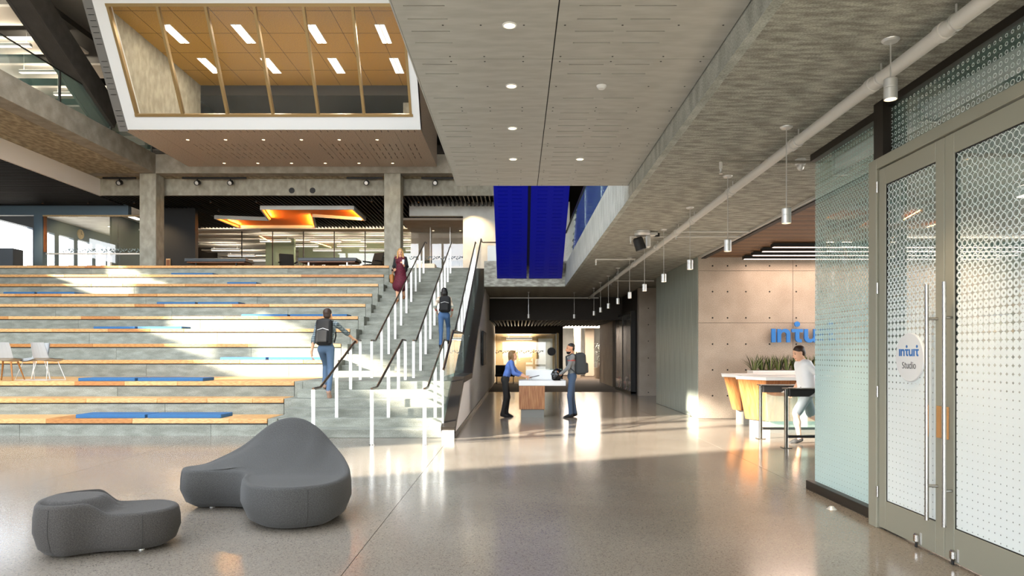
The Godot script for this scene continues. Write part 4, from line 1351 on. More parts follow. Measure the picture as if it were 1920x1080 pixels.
func build_reception() -> void:
	# concrete return wall and the logo wall
	var rw := shell("wall_return")
	inst("face", bx(4.33, 4.6, 0, 3.9, 16.42, 21.3, 0.01), M.green_concrete, rw)
	inst("cap", bx(4.6, 12, 0, 3.9, 20.9, 21.3), M.green_concrete, rw)
	var lw := shell("wall_logo")
	var px := [4.345, 6.62, 12.0]
	var py := [0.0, 2.3, 3.55, 3.95]
	for i in 2:
		for j in 3:
			inst("pour", bx(px[i] + 0.003, px[i + 1] - 0.003, py[j] + 0.003, py[j + 1] - 0.003, 16.4, 16.75, 0.004), M.warm_concrete, lw)
	inst("core", bx(4.35, 12, 0, 3.9, 16.42, 16.8), M.floor_joint, lw)
	tie_hole_discs(lw, [4.69, 5.05, 5.49, 6.06, 6.70, 7.3], [0.55, 1.17, 1.79, 2.42, 3.05, 3.67], 16.4)
	# wood slat ceiling over reception, in strips across
	var wc := shell("ceiling")
	inst("deck", bx(4.5, 12, 3.95, 3.99, 7.9, 16.4), M.void, wc)
	for k in 60:
		var d := 7.95 + 0.1405 * k
		for q in ([[4.52, 12.0]] if d < 13.7 else [[4.52, 5.25], [5.25, 12.0]]):
			inst("plank", bx(q[0], q[1], 3.87, 3.93, d, d + 0.128), M.wood_ceiling[(k * 5 + int(q[0])) % 3], wc)
	struct("trim", bx(4.36, 4.42, 3.86, 3.95, 7.9, 16.4), M.alu)
	struct("trim", bx(4.42, 4.52, 3.84, 3.95, 7.9, 16.4), M.black)
	for k in 4:
		var d := 14.2 + 0.6 * k
		var o := thing("linear_light", "pinkish linear ceiling light above reception, %s from the camera" % ["nearest", "second", "third", "farthest"][k], "light", V(8.3, 3.82, d), 0, "reception linear lights")
		inst("housing", bx(-3.0, 3.0, -0.04, 0.03, -0.09, 0.09), M.black, o)
		inst("diffuser", bx(-2.98, 2.98, -0.05, -0.041, -0.035, 0.035), M.lamp_pink, o)
		area("glow", o, Vector3(0, -0.07, 0), Vector3.DOWN, 5.9, 0.07, 7.0, Color(1, 0.88, 0.8))
	build_logo()
	# counters
	var c1 := thing("reception_counter", "rear walnut reception counter with white top and angled end", "counter", Vector3.ZERO, 0, "reception counters")
	inst("body", facet_body([[4.62, 15.2], [4.80, 14.75], [7.6, 14.75], [7.6, 15.7], [4.75, 15.7]], [[4.82, 15.2], [4.92, 14.95], [7.6, 14.95], [7.6, 15.6], [4.9, 15.6]], 1.05, 0.32), M.walnut_dark, c1)
	inst("end_facet", facet_body([[4.60, 15.22], [4.785, 14.74], [4.80, 14.75], [4.62, 15.25]], [[4.80, 15.22], [4.905, 14.94], [4.92, 14.95], [4.82, 15.25]], 1.05, 0.32), M.walnut, c1)  # paler walnut skin paints the sunlit end of the counter
	inst("top", facet_body([[4.55, 15.2], [4.76, 14.68], [7.65, 14.68], [7.65, 15.75], [4.70, 15.75]], [[4.56, 15.2], [4.77, 14.69], [7.65, 14.69], [7.65, 15.75], [4.71, 15.75]], 1.11, 1.05), M.white, c1)
	inst("plinth", bx(4.98, 7.6, 0, 0.32, 15.02, 15.55), M.brushed, c1)
	var c2 := thing("reception_counter", "front walnut reception counter with white top tapering to the floor", "counter", Vector3.ZERO, 0, "reception counters")
	inst("body", facet_body([[4.50, 13.95], [4.82, 13.25], [7.6, 13.25], [7.6, 14.2], [4.6, 14.2]], [[4.66, 13.95], [4.93, 13.42], [7.6, 13.42], [7.6, 14.1], [4.72, 14.1]], 1.05, 0.24), M.walnut, c2)
	inst("front_facet", facet_body([[4.82, 13.235], [7.6, 13.235], [7.6, 13.25], [4.82, 13.25]], [[4.93, 13.405], [7.6, 13.405], [7.6, 13.42], [4.93, 13.42]], 1.05, 0.24), M.walnut_dark, c2)  # darker walnut skin paints the shaded front of the counter
	inst("top", facet_body([[4.46, 13.95], [4.80, 13.18], [7.65, 13.18], [7.65, 14.25], [4.56, 14.25]], [[4.47, 13.95], [4.81, 13.19], [7.65, 13.19], [7.65, 14.25], [4.57, 14.25]], 1.11, 1.05), M.white, c2)
	inst("plinth", facet_body([[4.74, 13.95], [5.0, 13.5], [7.6, 13.5], [7.6, 14.05], [4.8, 14.05]], [[4.74, 13.95], [5.0, 13.5], [7.6, 13.5], [7.6, 14.05], [4.8, 14.05]], 0.24, 0.0), M.brushed, c2)
	# planter with spiky grass
	var pb := thing("planter_box", "long pale planter box behind the reception counters", "planter", V(6.6, 0, 16.0))
	inst("box", bx(-1.15, 1.15, 0, 1.17, -0.2, 0.2, 0.01), M.wall_white, pb)
	inst("soil", bx(-1.1, 1.1, 1.165, 1.18, -0.16, 0.16), M.soil, pb)
	var r := RandomNumberGenerator.new()
	r.seed = 3
	for k in 12:
		var g := thing("spiky_plant", "green spiky grass plant in the long planter, number %s from the left" % ["one", "two", "three", "four", "five", "six", "seven", "eight", "nine", "ten", "eleven", "twelve"][k], "plant", V(5.55 + 0.19 * k, 1.17, 16.0), 0, "spiky planter grasses")
		for i in 22:
			var an := r.randf() * TAU
			var sp := r.randf_range(0.05, 0.34)
			var h := r.randf_range(0.24, 0.4)
			var q := Vector3(cos(an) * 0.05, 0, sin(an) * 0.05)
			var m := MB.new()
			var wv := Vector3(-sin(an), 0, cos(an)) * 0.011
			var mid := q + Vector3(cos(an) * sp * 0.45, h * 0.6, sin(an) * sp * 0.3)
			var tip := q + Vector3(cos(an) * sp, h, sin(an) * sp * 0.5)
			var nn := Vector3(cos(an), 0.4, sin(an)).normalized()
			m.tri(q - wv, q + wv, mid + wv, nn); m.tri(q - wv, mid + wv, mid - wv, nn); m.tri(mid - wv, mid + wv, tip, nn)
			var bk := -nn * 0.006
			m.tri(q - wv + bk, q + wv + bk, mid + wv, -nn); m.tri(q - wv + bk, mid + wv, mid - wv, -nn); m.tri(mid - wv + bk, mid + wv + bk, tip, -nn)
			inst("blade", m, M.leaf if r.randf() < 0.7 else M.leaf_dark, g)
	# turnstiles
	for k in 2:
		var d: float = [12.6, 11.4][k]
		var o := thing("turnstile", "%s steel and glass turnstile in front of reception" % ["rear", "front"][k], "turnstile", V(4.47, 0, d), 0, "turnstiles")
		for x in [0.02, 1.42]:
			inst("post", bx(x - 0.025, x + 0.025, 0.01, 0.985, -0.03, 0.03, 0.006), M.steel, o)
			inst("foot_plate", bx(x - 0.07, x + 0.07, 0, 0.012, -0.08, 0.08), M.steel, o)
		inst("top_plate", bx(-0.01, 1.46, 0.985, 1.0, -0.12, 0.12, 0.004), M.steel, o)
		inst("sensor_box", mb().extrude(PackedVector2Array([Vector2(0.05, 0.983), Vector2(0.05, 0.86), Vector2(0.36, 0.86), Vector2(0.5, 0.955), Vector2(1.4, 0.955), Vector2(1.4, 0.983)]), T(Vector3(0, 0, -0.09)), 0.18), M.black, o)
		inst("side_cover", mb().extrude(PackedVector2Array([Vector2(0.37, 0.86), Vector2(1.4, 0.86), Vector2(1.4, 0.954), Vector2(0.51, 0.954)]), T(Vector3(0, 0, -0.095)), 0.19), M.alu, o)
		inst("glass_panel", bx(0.05, 0.52, 0.21, 0.855, -0.006, 0.006), M.glass_green, o)
		inst("glass_panel", bx(0.53, 1.39, 0.21, 0.855, -0.006, 0.006), M.glass_green, o)
		inst("glass_edge", bx(0.52, 0.53, 0.21, 0.855, -0.008, 0.008), M.alu, o)
		inst("lower_rail", bx(0.04, 1.4, 0.17, 0.21, -0.05, 0.05, 0.004), M.black, o)
		inst("wing", bx(0.72, 0.90, 0.2, 0.84, 0.03, 0.045), M.frosted, o)

func arc_poly(cx: float, cy: float, r: float, a0: float, a1: float, n: int) -> Array:
	var o := []
	for i in n + 1:
		var a := lerpf(a0, a1, float(i) / n)
		o.append(Vector2(cx + cos(a) * r, cy + sin(a) * r))
	return o

# the six letters in units of the x-height, drawn from their own left edge
func letter_shapes(ch: String) -> Array:
	match ch:
		"i":
			return [PackedVector2Array([Vector2(0, 0), Vector2(0.3, 0), Vector2(0.3, 1), Vector2(0, 1)])]
		"n":
			var p := [Vector2(0, 0), Vector2(0.28, 0), Vector2(0.28, 0.55)]
			p.append_array(arc_poly(0.48, 0.55, 0.2, PI, 0, 8).slice(1))
			p.append_array([Vector2(0.68, 0), Vector2(0.96, 0), Vector2(0.96, 0.58)])
			p.append_array(arc_poly(0.58, 0.62, 0.38, 0.0, PI * 0.62, 8).slice(1))
			p.append_array([Vector2(0.28, 0.86), Vector2(0.28, 0.98), Vector2(0, 0.98)])
			return [PackedVector2Array(p)]
		"u":
			var p := []
			for q in letter_shapes("n")[0]:
				p.append(Vector2(0.96 - q.x, 0.98 - q.y))
			return [PackedVector2Array(p)]
		"t":
			var dot := PackedVector2Array(arc_poly(0.41, 1.34, 0.2, 0, TAU * 15.0 / 16.0, 15))
			var p := [Vector2(0, 0.74), Vector2(0.82, 0.74), Vector2(0.82, 0.98), Vector2(0.0, 0.98)]
			var s := [Vector2(0.27, 0.74), Vector2(0.27, 0.28)]
			s.append_array(arc_poly(0.55, 0.28, 0.28, PI, PI * 1.5, 6).slice(1))
			s.append_array([Vector2(0.74, 0.0), Vector2(0.74, 0.24), Vector2(0.6, 0.24), Vector2(0.56, 0.3), Vector2(0.56, 0.74)])
			return [PackedVector2Array(p), PackedVector2Array(s), dot]
	return []

func letters(parent: Node, t: Transform3D, size: float, depth: float, m: Material) -> void:
	var x := 0.0
	for q in [["i", 0.42], ["n", 1.06], ["t", 0.92], ["u", 1.1], ["i", 0.42], ["t", 0.9]]:
		var b := MB.new()
		for poly in letter_shapes(q[0]):
			var p := PackedVector2Array()
			for v in poly:
				p.append(Vector2(x + v.x, v.y) * size)
			b.extrude(p, t, depth)
		inst("letter", b, m, parent)
		x += q[1]

func build_logo() -> void:
	var o := thing("raised_letters", "blue raised company lettering on the concrete reception wall", "sign")
	letters(o, Transform3D(Basis(Vector3.RIGHT, Vector3.UP, Vector3.BACK), V(6.07, 1.83, 16.34)), 0.325, 0.05, M.logo)
	for k in 6:
		inst("standoff", bx(6.15 + 0.27 * k, 6.17 + 0.27 * k, 1.95, 1.97, 16.34, 16.393), M.alu, o)

# ------------------------------------------------------------------ printed glass front and doors at the right
func frit_sheet(x: float, d0: float, d1: float, y0: float, y1: float) -> MB:
	var b := MB.new()
	var u := (d1 - d0) / 0.058
	var v0 := 1.0 - y0 / 3.886
	var v1 := 1.0 - y1 / 3.886
	var n := Vector3.LEFT
	b.tri3(V(x, y0, d0), V(x, y0, d1), V(x, y1, d1), n, n, n, Vector2(0, v0), Vector2(u, v0), Vector2(u, v1))
	b.tri3(V(x, y0, d0), V(x, y1, d1), V(x, y1, d0), n, n, n, Vector2(0, v0), Vector2(u, v1), Vector2(0, v1))
	return b

func build_studio() -> void:
	# fixed glass panel
	var gw := shell("window_1")
	inst("glass", bx(3.47, 3.485, 0.1, 3.86, 6.36, 7.95), M.glass_green, gw)
	inst("printed_rings", frit_sheet(3.466, 6.36, 7.95, 0.1, 3.8), M.frit_green, gw)
	inst("sill", bx(3.38, 3.56, 0.0, 0.1, 6.36, 8.0, 0.006), M.dark_frame, gw)
	inst("head", bx(3.42, 3.54, 3.82, 3.9, 6.36, 7.97), M.dark_frame, gw)
	var gb := shell("window_2")
	inst("glass", bx(3.49, 9, 0.1, 3.86, 7.95, 7.965), M.glass_green, gb)
	inst("sill", bx(3.5, 9, 0, 0.1, 7.9, 8.0), M.dark_frame, gb)
	# door frame
	var df := shell("trim")
	inst("jamb", bx(3.27, 3.55, 0, 3.36, 6.22, 6.36, 0.004), M.frame_paint, df)
	inst("jamb", bx(3.32, 3.54, 3.36, 3.9, 6.2, 6.36), M.dark_frame, df)
	inst("jamb", bx(3.27, 3.55, 0, 3.9, 4.12, 4.26, 0.004), M.frame_paint, df)
	inst("header", bx(3.27, 3.55, 3.265, 3.36, 4.26, 6.22, 0.004), M.frame_paint, df)
	var tg := shell("window_3")
	inst("glass", bx(3.40, 3.415, 3.36, 3.86, 1.0, 6.22), M.glass_green, tg)
	inst("printed_rings", frit_sheet(3.397, 1.0, 6.22, 3.36, 3.84), M.frit, tg)
	inst("head", bx(3.36, 3.46, 3.83, 3.9, 1.0, 6.22), M.dark_frame, tg)
	struct("wall_studio", bx(3.3, 3.55, 0, 3.3, -8, 4.12), M.frame_paint)
	# two leaves
	var leafs := [[5.262, 6.214, "far"], [4.266, 5.254, "near"]]
	for k in 2:
		var d0: float = leafs[k][0]
		var d1: float = leafs[k][1]
		var o := thing("glass_door", "%s tall grey-green framed glass door leaf with printed rings" % ["left", "right"][k], "door", Vector3.ZERO, 0, "studio doors")
		var hinge_w := 0.11
		inst("stile", bx(3.29, 3.34, 0.015, 3.255, d0, d0 + hinge_w, 0.003), M.frame_paint, o)
		inst("stile", bx(3.29, 3.34, 0.015, 3.255, d1 - hinge_w, d1, 0.003), M.frame_paint, o)
		inst("top_rail", bx(3.29, 3.34, 3.10, 3.255, d0 + hinge_w, d1 - hinge_w, 0.003), M.frame_paint, o)
		inst("bottom_rail", bx(3.29, 3.34, 0.015, 0.265, d0 + hinge_w, d1 - hinge_w, 0.003), M.frame_paint, o)
		var gl := inst("glass", bx(3.308, 3.322, 0.265, 3.10, d0 + hinge_w, d1 - hinge_w), M.glass_green, o)
		inst("printed_rings", frit_sheet(3.304, d0 + hinge_w, d1 - hinge_w, 0.265, 3.10), M.frit, gl)
		inst("gasket", wall_grid(side(3.3), d0 + hinge_w, d1 - hinge_w, 0.265, 3.10, [Rect2(d0 + hinge_w + 0.008, 0.273, d1 - d0 - 2 * hinge_w - 0.016, 2.819)], 0.012), M.black, gl)
		# long pull bar
		var hd: float = d0 + 0.10 if k == 0 else d1 - 0.11
		var hn := inst("pull_handle", mb().tube([V(3.215, 0.28, hd), V(3.215, 2.13, hd)], 0.016, 12), M.steel, o)
		for y in [0.55, 1.86]:
			inst("standoff", mb().tube([V(3.215, y, hd), V(3.292, y, hd - 0.02 if k == 0 else hd + 0.02)], 0.012, 8), M.steel, hn)
		var pd := 5.268 if k == 0 else 5.20
		inst("push_plate", bx(3.284, 3.29, 0.93, 1.18, pd, pd + (0.085 if k == 0 else 0.045), 0.002), M.brass, o)
		# foot bolt
		var fd: float = [5.60, 5.13][k]
		var fb := inst("foot_bolt", mb().obox(T(V(3.272, 0.075, fd)), Vector3(0.036, 0.075, 0.05), 0.012), M.steel, o)
		inst("plate", bx(3.286, 3.291, 0.03, 0.125, fd - 0.045, fd - 0.025), M.alu, fb)
		inst("tip", mb().tube([V(3.272, 0.004, fd), V(3.272, 0.04, fd)], 0.01, 8), M.black, fb)
		if k == 0:
			for y in [0.33, 1.24, 2.18, 3.1]:
				inst("hinge", mb().tube([V(3.28, y - 0.05, d1 + 0.005), V(3.28, y + 0.05, d1 + 0.005)], 0.012, 8), M.steel, o)
	# round sign on the left leaf
	var sg := thing("round_sign", "round white studio sign with blue and grey lettering on the glass door", "sign")
	var ct := V(3.285, 1.60, 5.73)
	inst("disc", mb().lathe([Vector2(0, 0.016), Vector2(0.2, 0.016), Vector2(0.206, 0.010), Vector2(0.206, 0)], T(V(3.303, 1.555, 5.73), Basis(Vector3(0, 0, 1), PI / 2)), 40), M.white, sg)
	var tb := Basis(Vector3(0, 0, 1), Vector3.UP, Vector3.LEFT)
	letters(sg, Transform3D(tb, V(3.287, 1.565, 5.73 + 0.147)), 0.0605, 0.002, M.logo)
	var tm := TextMesh.new()
	tm.text = "Studio"
	var fnt := SystemFont.new()
	fnt.font_names = PackedStringArray(["Droid Sans"])
	tm.font = fnt
	tm.font_size = 16
	tm.pixel_size = 0.0045
	tm.depth = 0.002
	var te := inst("caption", tm, M.text_grey, sg)
	te.transform = Transform3D(tb, V(3.286, 1.485, 5.73))
	# studio room
	struct("floor", bx(3.56, 9, 0.0, 0.012, -4, 7.9), M.carpet)
	struct("ceiling", bx(3.56, 9.2, 3.9, 3.98, -4, 7.9), M.slat_black)
	struct("wall_studio", bx(9, 9.2, 0, 3.95, -4, 7.9), M.dark_brown)
	struct("wall_studio", bx(3.4, 9, 0, 3.95, -4.2, -4), M.plaster)
	var rs := thing("roller_shade", "long white roller shade cassette behind the upper glass", "shade")
	inst("cassette", bx(3.62, 3.76, 3.68, 3.82, 1.2, 6.1, 0.02), M.white, rs)
	inst("cassette", bx(3.62, 3.76, 3.68, 3.82, 6.3, 7.8, 0.02), M.white, rs)
	inst("bracket", bx(3.6, 3.78, 3.66, 3.88, 6.1, 6.14), M.alu, rs)
	inst("bracket", bx(3.6, 3.78, 3.62, 3.88, 7.78, 7.82), M.alu, rs)
	var st := thing("studio_table", "white table inside the studio behind the printed doors", "table", V(6.0, 0.012, 4.8))
	inst("top", mb().obox(T(Vector3(0, 0.74, 0)), Vector3(1.6, 0.04, 3.0), 0.006), M.white, st)
	for sx in [-0.7, 0.7]:
		for sz in [-1.3, 1.3]:
			inst("leg", bx(sx - 0.03, sx + 0.03, 0, 0.72, sz - 0.03, sz + 0.03), M.alu, st)
	linear_pendant(V(6.2, 3.2, 6.8), 2.4, 0.7, "slim pendant added to light the studio room", "added studio pendants", 3.0)  # added lamp, brings light into the deep studio
	var fb := solo("floor_socket", mb().lathe([Vector2(0, 0.03), Vector2(0.02, 0.03), Vector2(0.045, 0.004), Vector2(0.05, 0)], T(V(3.2, 0, 6.95)), 14), M.alu, "small metal floor stop in front of the fixed glass", "door stop")

# ------------------------------------------------------------------ pendants, pipes, cameras
func build_ceiling_services() -> void:
	var nth := ["first", "second", "third", "fourth", "fifth", "sixth", "seventh", "eighth", "ninth", "tenth", "eleventh"]
	for k in 11:
		var d := 5.03 + 1.948 * k
		pendant(V(2.75, 3.9, d), 0.44 if k == 0 else 0.985, "silver cylinder pendant lamp under the concrete slab, %s from the camera" % nth[k])
	pendant(V(0.43, 3.9, 26.2), 1.0, "lone silver pendant lamp hanging over the greeting desk area")
	pendant(V(2.2, 3.9, 26.4), 1.0, "small far pendant left of the row's end")
	var pp := thing("sprinkler_main", "thick pale pipe running along under the concrete slab", "pipe")
	inst("pipe", mb().tube([V(2.9, 3.78, -2), V(2.9, 3.78, 27.5)], 0.052, 16), M.pipe, pp)
	for d in [4.62, 5.55, 7.15, 9.3, 11.3, 12.4, 14.2, 17.0, 20.0]:
		inst("coupling", mb().tube([V(2.9, 3.78, d), V(2.9, 3.78, d + 0.07)], 0.062, 16), M.pipe, pp)
		inst("hanger_ring", mb().tube([V(2.9, 3.78, d - 0.12), V(2.9, 3.78, d - 0.10)], 0.06, 14), M.alu, pp)
		inst("hanger_rod", mb().tube([V(2.9, 3.83, d - 0.11), V(2.9, 3.9, d - 0.11)], 0.007, 6), M.alu, pp)
		inst("clamp_bolt", bx(2.955, 2.985, 3.765, 3.795, d + 0.01, d + 0.06), M.alu, pp)
	var bi := 0
	for q in [[2.4, 4.33, 8.05], [2.2, 4.33, 13.25], [2.95, 4.33, 12.7], [1.9, 2.85, 16.5], [2.95, 4.3, 21.5]]:
		var o := thing("branch_pipe", "thin branch pipe under the slab, %s" % ["beside the studio glass", "beside the dome camera", "right of the main pipe in mid hall", "left of the main pipe", "far end"][bi], "pipe", Vector3.ZERO, 0, "branch pipes")
		inst("pipe", mb().tube([V(q[0], 3.84, q[2]), V(q[1], 3.84, q[2])], 0.018, 8), M.beam_concrete if bi == 0 else M.pipe, o)
		inst("elbow", mb().tube([V(q[0], 3.84, q[2]), V(q[0], 3.76, q[2])], 0.02, 8), M.pipe, o)
		inst("sprinkler_head", mb().lathe([Vector2(0, 0), Vector2(0.022, 0.0), Vector2(0.012, 0.03), Vector2(0.014, 0.06)], T(V(q[0], 3.70, q[2])), 10), M.alu, o)
		bi += 1
	# PTZ projector camera
	var cm := thing("ceiling_projector", "white swivelling spot projector fixed under the slab", "projector", V(2.38, 3.9, 13.0))
	inst("base", mb().lathe([Vector2(0, -0.09), Vector2(0.13, -0.09), Vector2(0.16, -0.05), Vector2(0.16, 0)], Transform3D(), 18), M.alu, cm)
	inst("arm", mb().obox(T(Vector3(0.2, -0.06, 0)), Vector3(0.2, 0.08, 0.12), 0.02), M.alu, cm)
	inst("knob", mb().lathe([Vector2(0, 0), Vector2(0.06, 0), Vector2(0.06, 0.06), Vector2(0, 0.06)], T(Vector3(0.27, -0.1, 0)), 12), M.black, cm)
	inst("yoke", mb().obox(T(Vector3(0.1, -0.2, 0)), Vector3(0.09, 0.24, 0.16), 0.02), M.alu, cm)
	var hd := inst("head", mb().lathe([Vector2(0, 0.12), Vector2(0.08, 0.12), Vector2(0.1, 0.08), Vector2(0.1, -0.12), Vector2(0, -0.12)], T(Vector3(-0.06, -0.24, 0), Basis(Vector3.BACK, 0.3)), 16), M.black, cm)
	inst("lens", mb().lathe([Vector2(0, -0.125), Vector2(0.07, -0.125), Vector2(0.08, -0.11)], T(Vector3(-0.06, -0.24, 0), Basis(Vector3.BACK, 0.3)), 16), M.table_grey, hd)
	var dm := thing("dome_camera", "small white dome camera at the ceiling edge beside the printed glass", "camera", V(3.38, 3.9, 8.15))
	inst("mount", mb().lathe([Vector2(0.06, 0), Vector2(0.062, -0.06), Vector2(0.03, -0.075), Vector2(0, -0.075)], Transform3D(), 16), M.white, dm)
	inst("dome", mb().lathe([Vector2(0.045, -0.07), Vector2(0.042, -0.1), Vector2(0.03, -0.125), Vector2(0, -0.138)], Transform3D(), 16), M.alu, dm)

func pendant(p: Vector3, drop: float, label: String) -> void:
	var o := thing("pendant_lamp", label, "light", p, 0, "silver pendant lamps")
	inst("canopy", mb().lathe([Vector2(0, -0.02), Vector2(0.05, -0.018), Vector2(0.062, -0.006), Vector2(0.064, 0)], Transform3D(), 18), M.alu, o)
	inst("cable", bx(-0.004, 0.004, -drop + 0.15, -0.015, -0.004, 0.004), M.alu, o)
	var b := inst("shade", mb().lathe([Vector2(0, -drop + 0.16), Vector2(0.012, -drop + 0.16), Vector2(0.044, -drop + 0.152), Vector2(0.047, -drop + 0.145), Vector2(0.047, -drop + 0.09), Vector2(0.0455, -drop + 0.087), Vector2(0.0455, -drop + 0.083), Vector2(0.047, -drop + 0.08), Vector2(0.047, -drop), Vector2(0.043, -drop), Vector2(0.04, -drop + 0.03)], Transform3D(), 18), M.alu, o)
	inst("lens", mb().lathe([Vector2(0.0, -drop + 0.014), Vector2(0.042, -drop + 0.014)], Transform3D(), 16), M.lamp_warm, o)
	var l := SpotLight3D.new()
	l.name = "beam"
	o.add_child(l)
	l.position = Vector3(0, -drop - 0.02, 0)
	l.rotation.x = -PI / 2
	l.spot_angle = 35
	l.spot_range = 20
	l.light_size = 0.04
	l.light_energy = 6.0
	l.light_color = Color(1, 0.87, 0.7)
	l.shadow_enabled = true

# ------------------------------------------------------------------ loose seats
func loft_seat(ol: Array, rim: Callable, top: Callable, bulge: float, foot: float) -> MB:
	# ol: closed outline of (x, towards camera); sides swell, top follows its own height
	var b := MB.new()
	var n := ol.size()
	# profile: inset from the outline, share of the rim height, least height
	var prof := [[foot + 0.03, 0.0, 0.015], [foot, 0.0, 0.03], [foot * 0.42, 0.18, 0.0], [bulge, 0.48, 0.0], [0.003, 0.74, 0.0], [0.014, 0.93, 0.0], [0.028, 0.985, 0.0], [0.05, 1.0, 0.0]]
	var inw := []
	var spin := 0.0
	for k in n:
		spin += (ol[k] as Vector2).cross(ol[(k + 1) % n])
	for k in n:
		var e: Vector2 = (ol[(k + 2) % n] - ol[(k + n - 2) % n]).normalized()
		inw.append(Vector2(-e.y, e.x) * signf(spin))
	var rings := []
	for q in prof:
		var ring := []
		for k in n:
			var p: Vector2 = ol[k] + inw[k] * q[0]
			var h: float = rim.call(ol[k])
			ring.append(Vector3(p.x, maxf(q[1] * h, q[2]), p.y))
		rings.append(ring)
	for rho in [0.9, 0.84, 0.76, 0.68, 0.6, 0.5, 0.4, 0.3, 0.2, 0.1]:
		var ring := []
		for k in n:
			var p: Vector2 = (ol[k] + inw[k] * 0.05) * rho / 0.94
			ring.append(Vector3(p.x, top.call(p, rho, rim.call(ol[k])), p.y))
		rings.append(ring)
	var cen := Vector3(0, top.call(Vector2.ZERO, 0.0, 0.4), 0)
	var nr := []
	for i in rings.size():
		var row := []
		for k in n:
			var du: Vector3 = rings[i][(k + 1) % n] - rings[i][(k + n - 1) % n]
			var dv: Vector3 = rings[mini(i + 1, rings.size() - 1)][k] - rings[maxi(i - 1, 0)][k]
			var nn := du.cross(dv).normalized() * signf(spin)
			row.append(nn)
		nr.append(row)
	for i in rings.size() - 1:
		for k in n:
			var j := (k + 1) % n
			b.tri3(rings[i][k], rings[i][j], rings[i + 1][j], nr[i][k], nr[i][j], nr[i + 1][j])
			b.tri3(rings[i][k], rings[i + 1][j], rings[i + 1][k], nr[i][k], nr[i + 1][j], nr[i + 1][k])
	var last: Array = rings[-1]
	var slope := func(p: Vector2) -> Vector3:
		var e := 0.02
		return Vector3(top.call(p - Vector2(e, 0), 0.1, 0.4) - top.call(p + Vector2(e, 0), 0.1, 0.4), 2 * e, top.call(p - Vector2(0, e), 0.1, 0.4) - top.call(p + Vector2(0, e), 0.1, 0.4)).normalized()
	for k in n:
		nr[-1][k] = slope.call(Vector2(last[k].x, last[k].z))
	for k in n:
		b.tri3(last[k], last[(k + 1) % n], cen, nr[-1][k], nr[-1][(k + 1) % n], slope.call(Vector2.ZERO))
	return b

func seam_tube(ol: Array, i: int, h: float, foot: float) -> MB:
	var n := ol.size()
	var spin := 0.0
	for k in n:
		spin += (ol[k] as Vector2).cross(ol[(k + 1) % n])
	var e: Vector2 = (ol[(i + 2) % n] - ol[(i + n - 2) % n]).normalized()
	var w := Vector2(-e.y, e.x) * signf(spin)
	var p := []
	for q in [[foot, 0.08], [foot * 0.42, 0.18], [0.0, 0.48], [0.003, 0.74], [0.014, 0.93]]:
		var u: Vector2 = ol[i] + w * (q[0] - 0.0005)
		p.append(Vector3(u.x, q[1] * h, u.y))
	return mb().tube(p, 0.0025, 6)

